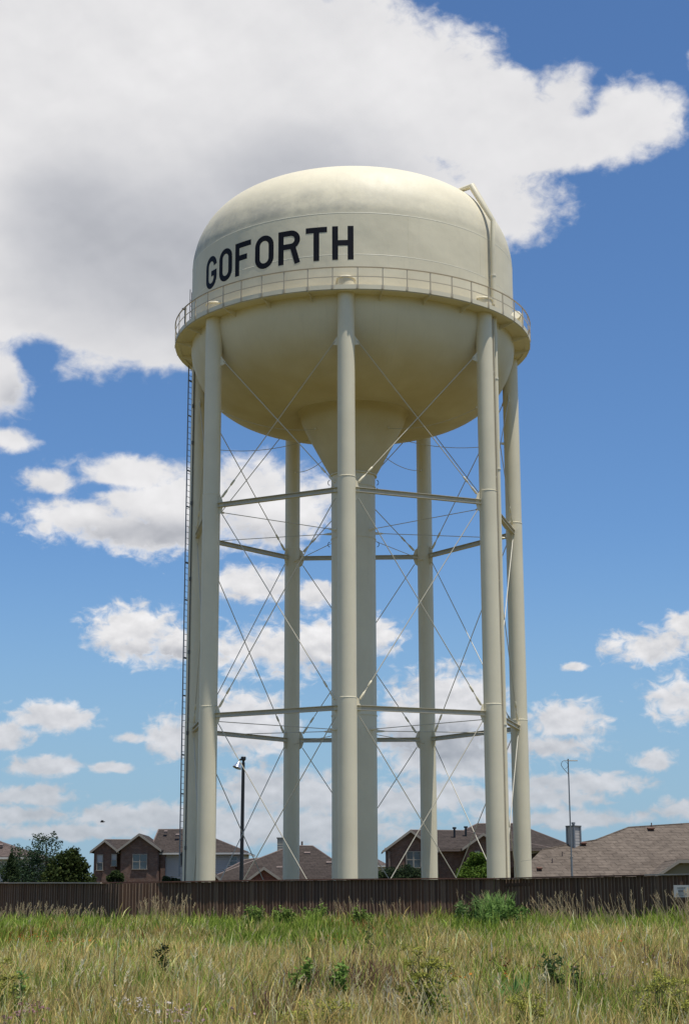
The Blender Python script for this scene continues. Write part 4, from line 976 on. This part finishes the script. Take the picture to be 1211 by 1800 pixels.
# coarser grass beyond the edges of the picture
rs = np.random.RandomState(8); N = 110000
y = 5.0 + 50*rs.rand(N); hw = .2085*y + 1.5; x = np.where(rs.rand(N) < .5, -1, 1)*(hw + 13*rs.rand(N)**1.2) - y*.0054
near_cam = rs.rand(N) < .22; y = np.where(near_cam, 5.0 + 6.5*rs.rand(N), y); x = np.where(near_cam, (rs.rand(N)*2 - 1)*4.5, x)
keep = y < np.interp(x, [FV[0].x - 14] + [p.x for p in FV] + [FV[-1].x + 12], [FV[0].y + 8] + [p.y for p in FV] + [FV[-1].y - 7]) - .15; x, y = x[keep], y[keep]; N = len(x)
u = rs.rand(N)[:, None]; g_ = (rs.rand(N) < .5)[:, None]; Cc = np.minimum(np.where(g_, G3 + (G2 - G3)*u, S2 + (S1 - S2)*u)*np.exp(rs.normal(size=N)*.25)[:, None], .9)
hgt = .40 + .30*rs.rand(N); hgt = np.where(y < 11.5, hgt*.75, hgt); la = hgt*.3*rs.rand(N); an_ = rs.rand(N)*2*PI; lx, ly = np.cos(an_)*la, np.sin(an_)*la; wd = .006 + .009*rs.rand(N); ya = rs.rand(N)*PI
z0_ = gzn(x, y) - .02; ex, ey = np.cos(ya)*wd, np.sin(ya)*wd
V = np.stack([np.stack([x - ex, y - ey, z0_], 1), np.stack([x + ex, y + ey, z0_], 1), np.stack([x + lx*.4 - ex*.8, y + ly*.4, z0_ + hgt*.6], 1), np.stack([x + lx*.4 + ex*.8, y + ly*.4, z0_ + hgt*.6], 1), np.stack([x + lx, y + ly, z0_ + hgt], 1)], 1).reshape(-1, 3)
i = np.arange(N)[:, None]*5; F = np.concatenate([i + [0, 1, 3], i + [0, 3, 2], i + [2, 3, 4]], 1).reshape(-1, 3)
tag(put('meadow_grass', tri_mesh('meadow_grass', V, F, np.repeat(Cc, 5, 0), M_BLADE)), 'meadow grass continuing outside the picture', 'grass', kind='stuff')
N = main_n; rs = np.random.RandomState(17)

# dry seed stalks: stem and a feathery head
def stalks(px, py, ht, lean, n_head=7, w=.004, head=.16, tint=(.50, .42, .27)):
    """arrays of roots (x, y), heights, leans (dx)"""
    n = len(px); V = []; F = []; C = []; o = 0
    t = np.array(tint)
    for k in range(n):
        bx, by, H, L = px[k], py[k], ht[k], lean[k]; z = gz(bx, by); cc = t*rs.uniform(.7, 1.15); ly_ = rs.uniform(-.1, .1); ww = w*(1 + by/60)
        pr = []
        for q in (0, .4, .75, 1.0): pr.append((bx + L*q*q, by + ly_*q, z + H*(q - .12*q*q*abs(L)/H)))
        for i_, p_ in enumerate(pr):
            s_ = ww*(1 - .5*i_/3); V += [(p_[0] - s_, p_[1], p_[2]), (p_[0] + s_, p_[1], p_[2])]; C += [cc, cc]
        for i_ in range(3): b_ = o + 2*i_; F += [(b_, b_ + 1, b_ + 3), (b_, b_ + 3, b_ + 2)]
        o += 8; hc = cc*rs.uniform(1.0, 1.35); d = np.array(pr[3]) - np.array(pr[2]); d /= np.linalg.norm(d)
        for j in range(n_head):
            f_ = j/n_head; c_ = np.array(pr[3]) - d*head*f_; sd = rs.uniform(-1, 1)*head*.10*(1 + f_); l_ = head*.30
            V += [tuple(c_), (c_[0] + sd - ww*1.1, c_[1] + rs.uniform(-.01, .01), c_[2] + l_*.55), (c_[0] + sd*1.6 + ww*1.1 + d[0]*l_, c_[1], c_[2] + d[2]*l_)]; C += [hc]*3; F.append((o, o + 1, o + 2)); F.append((o, o + 2, o + 1)) if False else None; o += 3
    return np.array(V), np.array(F), np.array(C)
bx = []; by = []; H_ = []; L_ = []
def band(x0, x1, n, h0, h1, l0, l1, off=(.2, 2.5), clump=0):
    for k in range(n):
        px_ = rs.uniform(x0, x1)
        while vnoise(np.array([px_]), np.array([3.]), 14., 55)[0] < rs.rand()*.75: px_ = rs.uniform(x0, x1)
        X = (px_ - 605.5)/FPX*50; yy = float(fence_y(np.array([X]))[0]) - rs.uniform(*off); X = (px_ - 605.5 - 16)/FPX*yy
        bx.append(X); by.append(yy); H_.append(rs.uniform(h0, h1)); L_.append(rs.uniform(l0, l1))
band(-60, 150, 110, .85, 1.20, -.15, .40); band(150, 260, 22, .8, 1.05, -.2, .2); band(255, 345, 55, .95, 1.42, -.3, .25); band(345, 560, 22, .8, 1.1, -.2, .2)
band(560, 720, 46, .85, 1.35, -.25, .05); band(800, 880, 24, 1.0, 1.5, -.2, .2); band(890, 1010, 95, .8, 1.4, -.55, .12); band(1010, 1090, 40, .8, 1.3, -.4, .0); band(1090, 1260, 120, .8, 1.45, -.55, .15)
V, F, C = stalks(bx, by, H_, L_, 7, .0048, .17, (.66, .49, .28))
tag(put('dry_seed_stalks', tri_mesh('dry_seed_stalks', V, F, C, M_BLADE)), 'dry brownish seed stalks leaning in front of the fence', 'grass', kind='stuff')
bx, by, H_, L_ = [], [], [], []
for k in range(650):
    yy = 12.5 + 36*rs.rand()**1.1; bx.append((rs.rand()*2 - 1)*(.21*yy + .5) - .005*yy); by.append(yy); H_.append(rs.uniform(.55, .95)); L_.append(rs.uniform(-.28, .28))
for (px_, py_, n_) in ((360, 1735, 10), (820, 1770, 8), (650, 1790, 8), (870, 1700, 6), (200, 1740, 8), (1040, 1640, 12), (470, 1720, 6), (950, 1725, 6)):
    cx_, cy_ = Gp(px_, py_, .5)
    for k in range(n_): bx.append(cx_ + rs.normal()*.28); by.append(cy_ + rs.normal()*.6); H_.append(rs.uniform(.65, .9)); L_.append(rs.uniform(-.30, .05))
V, F, C = stalks(bx, by, H_, L_, 6, .0034, .11, (.80, .66, .36))
tag(put('pale_seed_stalks', tri_mesh('pale_seed_stalks', V, F, C, M_BLADE)), 'pale straw seed stalks scattered through the meadow', 'grass', kind='stuff')

bx, by, H_, L_ = [], [], [], []
for (px_, py_, n_, l_) in ((720, 1765, 5, -.25), (752, 1742, 5, -.24), (785, 1745, 6, -.22), (690, 1790, 3, -.12), (362, 1738, 4, .05), (1035, 1640, 7, -.1), (855, 1770, 4, -.1), (530, 1700, 2, .0), (345, 1700, 3, .08), (175, 1720, 4, .14), (630, 1760, 4, .05), (940, 1740, 4, 0)):
    cx_, cy_ = Gp(px_, py_, .75)
    for k in range(n_): bx.append(cx_ + rs.normal()*.22); by.append(cy_ + rs.normal()*.3); H_.append(rs.uniform(.75, .98)); L_.append(l_*rs.uniform(.4, 1.5))
V, F, C = stalks(bx, by, H_, L_, 14, .0042, .14, (.86, .74, .46))
tag(put('tall_pale_plumes', tri_mesh('tall_pale_plumes', V, F, C, M_BLADE)), 'tall pale grass plumes standing out of the meadow in small groups', 'grass', kind='stuff')

# small wildflowers
def flowers(spec, name, label):
    V, F, C = [], [], []; o = 0
    for px_, py_, rx_, ry_, n_, tint, sz in spec:
        for k in range(n_):
            X, Y_ = Gp(px_ + rs.normal()*rx_*.5, max(py_ + rs.normal()*ry_*.5, 1606), .66); z = gz(X, Y_) + .66 + rs.uniform(-.06, .05); s_ = sz*rs.uniform(.6, 1.3)
            c_ = np.array((X, Y_, z)); t = np.array(tint)*rs.uniform(.7, 1.2)
            for j in range(5):
                a_ = rs.rand()*2*PI; p_ = c_ + np.array([math.cos(a_)*s_*.8, math.sin(a_)*s_*.8, rs.uniform(-.6, .6)*s_]); q_ = c_ + np.array([math.cos(a_ + 1.1)*s_, math.sin(a_ + 1.1)*s_, rs.uniform(-.5, .9)*s_])
                V += [tuple(c_ + np.array([0, 0, rs.uniform(-.4, .4)*s_])), tuple(p_), tuple(q_)]; C += [t]*3; F.append((o, o + 1, o + 2)); o += 3
            V += [(X - .002, Y_, z), (X + .002, Y_, z), (X + rs.uniform(-.05, .05), Y_, z - .5)]; C += [np.array([.12, .14, .05])]*3; F.append((o, o + 1, o + 2)); o += 3
    tag(put(name, tri_mesh(name, np.array(V), np.array(F), np.array(C), M_PLANT)), label, 'flowers', kind='stuff')
WH = (.62, .56, .52); PK = (.46, .30, .32); RD = (.55, .10, .04); OR = (.55, .20, .04); MR = (.13, .02, .015)
flowers([(275, 1763, 60, 18, 46, WH, .022), (315, 1785, 50, 16, 30, PK, .020), (200, 1760, 50, 20, 14, WH, .020), (465, 1742, 20, 10, 10, PK, .020), (430, 1785, 16, 14, 8, PK, .02), (1075, 1705, 90, 16, 46, PK, .022), (1160, 1690, 80, 20, 34, WH, .022), (1120, 1715, 80, 14, 30, PK, .02)], 'pale_wildflowers', 'small white and pink wildflowers dotted through the grass')
flowers([(65, 1770, 26, 20, 20, (.30, .16, .17), .03), (30, 1790, 40, 16, 20, (.34, .2, .2), .03)], 'mauve_flower_spikes', 'dusky mauve flower heads in the grass at the bottom left')
flowers([(60, 1640, 60, 10, 50, OR, .03), (140, 1652, 40, 8, 16, OR, .028), (1075, 1620, 34, 16, 26, RD, .03), (1085, 1628, 20, 6, 10, RD, .035), (650, 1632, 80, 10, 22, RD, .026), (585, 1640, 40, 8, 10, OR, .024), (887, 1690, 20, 6, 14, MR, .028), (930, 1700, 60, 16, 14, MR, .024), (800, 1715, 30, 12, 10, OR, .024), (890, 1713, 8, 5, 4, OR, .028)], 'orange_wildflowers', 'small orange and red wildflowers in the green grass')

# ------------------------------------------------------------------ single weeds
def weed(name, label, px, pyt, Y, kind, wpx=30, tint=(.05, .08, .025), seed=1, n=1, cat='weed', leaf=.07, dens=1.0):
    rs_ = np.random.RandomState(seed); r = random.Random(seed); t = P(px, pyt, Y); tint = tuple(q*(1.75 if tint[1] > .05 else 1.2) for q in tint); z = gz(t.x, Y); H = t.z - z; W = wpx*Y/FPX/2
    e = empty(name, (t.x, Y, z), label, cat, {'leafy_weed': 'leafy weeds in the meadow', 'fence_weed': 'weeds along the fence', 'fence_bush': 'bushes by the fence', 'dry_stem': 'dead stems in the meadow', 'arching_grass': 'arching grass tufts'}.get(name)); st = MB(); cents = []; heads = []; tw = .003 + Y*.00007
    def branch(a, b, r0, r1):
        m_ = (Vector(a) + Vector(b))/2 + Vector((r.uniform(-.02, .02), r.uniform(-.02, .02), .02)); st.tube([a, m_, b], [r0, (r0 + r1)/2, r1], 5)
    stems = []
    for s_ in range(n):
        dx__ = r.uniform(-1, 1)*W*(.7 if n > 1 else .15); top_ = Vector((dx__, r.uniform(-1, 1)*W*.5, H*(r.uniform(.7, 1) if s_ else 1))); ba = Vector((dx__*.25, 0, -.02)); branch(ba, top_, tw*1.5, tw*.6); stems.append((ba, top_))
    if kind == 'leafy':          # leaves all the way up each stem
        for ba, tp in stems:
            for k in range(int(60*dens)):
                u_ = r.uniform(.12, 1.0); c_ = ba.lerp(tp, u_); rr = W*.75*(1.15 - u_)*r.uniform(.2, 1) / (1 if n == 1 else 1.6); an = r.uniform(0, 2*PI); cents.append(c_ + Vector((math.cos(an)*rr, math.sin(an)*rr, rr*.35)))
    if kind == 'branchy':        # bare lower stem, side branches with leaf clumps
        for ba, tp in stems:
            for k in range(int(11*dens)):
                u_ = .25 + .7*k/(11*dens); c_ = ba.lerp(tp, u_); an = r.uniform(0, 2*PI); L_ = W*r.uniform(.5, 1)*(1.1 - .55*u_); q_ = c_ + Vector((math.cos(an)*L_, math.sin(an)*L_*.6, L_*r.uniform(.3, .8))); branch(c_, q_, tw*.8, tw*.35)
                for j in range(9): cents.append(c_.lerp(q_, r.uniform(.25, 1.1)) + Vector((r.gauss(0, 1), r.gauss(0, 1), r.gauss(0, 1)))*W*.10)
    if kind == 'umbel':          # flat-topped heads on rising rays
        for ba, tp in stems:
            for k in range(9):
                u_ = .45 + .55*k/9; c_ = ba.lerp(tp, u_*.92); an = r.uniform(0, 2*PI); L_ = W*r.uniform(.45, 1.0)*(1.1 - .5*u_); q_ = c_ + Vector((math.cos(an)*L_, math.sin(an)*L_*.7, min(L_*1.2, tp.z - c_.z + .02))); branch(c_, q_, tw*.8, tw*.5)
                for m2 in range(8):
                    h_q = q_ + Vector((r.gauss(0, 1)*W*.13, r.gauss(0, 1)*W*.13, W*.10 + r.gauss(0, 1)*W*.02)); st.tube([q_, h_q], [tw*.4, tw*.3], 4)
                    for j in range(4): heads.append(h_q + Vector((r.gauss(0, 1), r.gauss(0, 1), r.gauss(0, .5)))*W*.045)
            for k in range(55): cents.append(ba.lerp(tp, r.uniform(.1, .75)) + Vector((r.gauss(0, 1), r.gauss(0, 1), 0))*W*.25)
    if kind == 'reed':           # fountain of long arching blades
        V_, F_, C_ = [], [], []; o_ = 0
        for k in range(int(150*dens)):
            an = r.uniform(0, 2*PI); L_ = W*r.uniform(.2, 1.2); hh = H*r.uniform(.55, 1.05); wv = .020; b_ = Vector((r.gauss(0, 1)*W*.28, r.gauss(0, 1)*W*.28, 0)); sd = Vector((-math.sin(an), math.cos(an), 0))*wv; cc = np.array(tint)*r.uniform(.7, 1.7)
            for q_ in (0, .35, .7, .9, 1.0):
                p_ = b_ + Vector((math.cos(an)*L_*q_**2.2, math.sin(an)*L_*q_**2.2, hh*(q_ - .22*q_**4))); w_ = (1 - q_**2)*.9 + .1; V_ += [tuple(p_ - sd*w_), tuple(p_ + sd*w_)]; C_ += [cc, cc]
            for i_ in range(4): q2 = o_ + 2*i_; F_ += [(q2, q2 + 1, q2 + 3), (q2, q2 + 3, q2 + 2)]
            o_ += 10
        put('blades', tri_mesh('blades', np.array(V_), np.array(F_), np.array(C_), M_BLADE), e)
    st.build('stem', M_BARK if kind == 'dry' else M_STEM, e, 60)
    if cents:
        cents = np.array([tuple(c) for c in cents]); cents = np.repeat(cents, 3, 0) + rs_.normal(size=(len(cents)*3, 3))*leaf*.45; cents = cents[cents[:, 2] > 0]
        tt = np.array(tint)*(.6 + .8*rs_.rand(len(cents)))[:, None]; V_, F_, C_ = leaf_cloud(cents, leaf, tt, .38, rs_); put('foliage', tri_mesh('foliage', V_, F_, C_, M_PLANT), e)
    if heads:
        hs = np.array([tuple(c) for c in heads]); hs = np.repeat(hs, 2, 0) + rs_.normal(size=(len(hs)*2, 3))*.012
        tt = np.array((.34, .34, .07))*(.6 + .8*rs_.rand(len(hs)))[:, None]; V_, F_, C_ = leaf_cloud(hs, .018, tt, .8, rs_); put('flower_heads', tri_mesh('flower_heads', V_, F_, C_, M_PLANT), e)
    return e
M_STEM = simple('green_stem', (.075, .085, .04), .7, .2)
weed('dark_weed', 'tall dark leafy weed standing alone in the straw grass left of centre', 292, 1652, 24.5, 'branchy', 46, (.020, .035, .014), 21, 1, leaf=.055, dens=1.7)
weed('leafy_weed', 'bushy weed with a pale seed stalk in front of it, below the tower riser', 531, 1688, 19.8, 'leafy', 40, (.11, .165, .035), 22, 4, leaf=.075, dens=1.5)
weed('leafy_weed', 'bushy bright green weed with drooping leaves, right of its twin below the tower riser', 591, 1693, 19.6, 'leafy', 36, (.10, .155, .035), 23, 4, leaf=.08, dens=1.5)
weed('tall_umbel_weed', 'tall branching umbel weed with olive flower heads, right of centre at the bottom', 740, 1664, 16.8, 'umbel', 96, (.08, .12, .028), 24, 5, leaf=.055)
weed('yellow_umbel_weed', 'yellow green umbel weed in the bottom right corner', 1165, 1722, 15.8, 'umbel', 120, (.10, .115, .028), 25, 4, leaf=.04)
weed('low_umbel_weed', 'low olive umbel weed at the bottom edge between centre and right', 925, 1757, 14.8, 'umbel', 90, (.10, .10, .025), 26, 3, leaf=.04)
weed('brown_umbel_weed', 'low brownish umbel weed at the very bottom near the centre', 560, 1772, 14.6, 'umbel', 130, (.10, .10, .03), 27, 4, leaf=.04)
weed('edge_umbel_weed', 'leafy umbel weed cut by the left edge of the meadow', 12, 1676, 18, 'umbel', 84, (.055, .075, .025), 28, 4, leaf=.06)
weed('leafy_vine', 'fresh green leafy weed behind the umbel weed at the left edge', 38, 1705, 17.6, 'leafy', 30, (.08, .13, .035), 29, 2, leaf=.05)
weed('thin_stem_weed', 'thin wispy green stem just right of the tower riser line in the far grass', 649, 1618, 30, 'branchy', 26, (.045, .07, .025), 30, 1, leaf=.04)
weed('dry_stem', 'single thin dark dead stem left of centre in the straw grass', 203, 1682, 18.5, 'dry', 6, (.05, .04, .03), 31, 1)
weed('dry_stem', 'faint thin dead stem above the pair of bushy weeds', 528, 1650, 25, 'dry', 6, (.05, .04, .03), 32, 1)
weed('bushy_weed', 'dark green bushy weed in the grass right of the maroon flowers', 968, 1676, 20.5, 'branchy', 66, (.045, .075, .025), 33, 3, leaf=.055)
weed('dark_low_weed', 'low dark weed with broad leaves just right of the dark green bushy weed', 1008, 1702, 20.2, 'leafy', 34, (.035, .06, .02), 34, 3, leaf=.06)
weed('reed_clump', 'tall fountain of green reed grass against the fence right of centre', 868, 1541, 44.5, 'reed', 72, (.10, .155, .045), 35, 1, cat='reeds', dens=2.6)
weed('fence_bush', 'rounded leafy bush at the foot of the tall reed clump', 888, 1585, 43.0, 'leafy', 100, (.075, .125, .03), 36, 16, leaf=.10, cat='bush')
weed('fence_bush', 'low leafy bush left of the tall reed clump by the fence', 826, 1578, 45.5, 'leafy', 66, (.075, .115, .038), 37, 14, leaf=.10, cat='bush')
for i_, (px_, pt_, w_) in enumerate(((447, 1594, 46), (500, 1595, 52), (560, 1593, 58), (640, 1597, 48))):
    weed('fence_weed', ['leafy green weed in front of the fence under the lamp pole', 'leafy green weed by the fence below the left rear column', 'leafy green weed by the fence left of the front column', 'leafy green weed by the fence right of the riser'][i_], px_, pt_, 46.5, 'leafy', w_, (.10, .14, .032), 40 + i_, 11, leaf=.095, cat='weed', dens=1.0)
weed('arching_grass', 'dark green arching grass tuft at the bottom, right of the white flowers', 398, 1728, 16.5, 'reed', 66, (.060, .10, .030), 50, 1, cat='grass tuft', dens=.8)
weed('arching_grass', 'bright green grass tuft under the maroon flowers right of centre', 905, 1684, 19.5, 'reed', 96, (.075, .125, .035), 51, 1, cat='grass tuft', dens=1.1)
print('pickets', np_, 'blades', N)
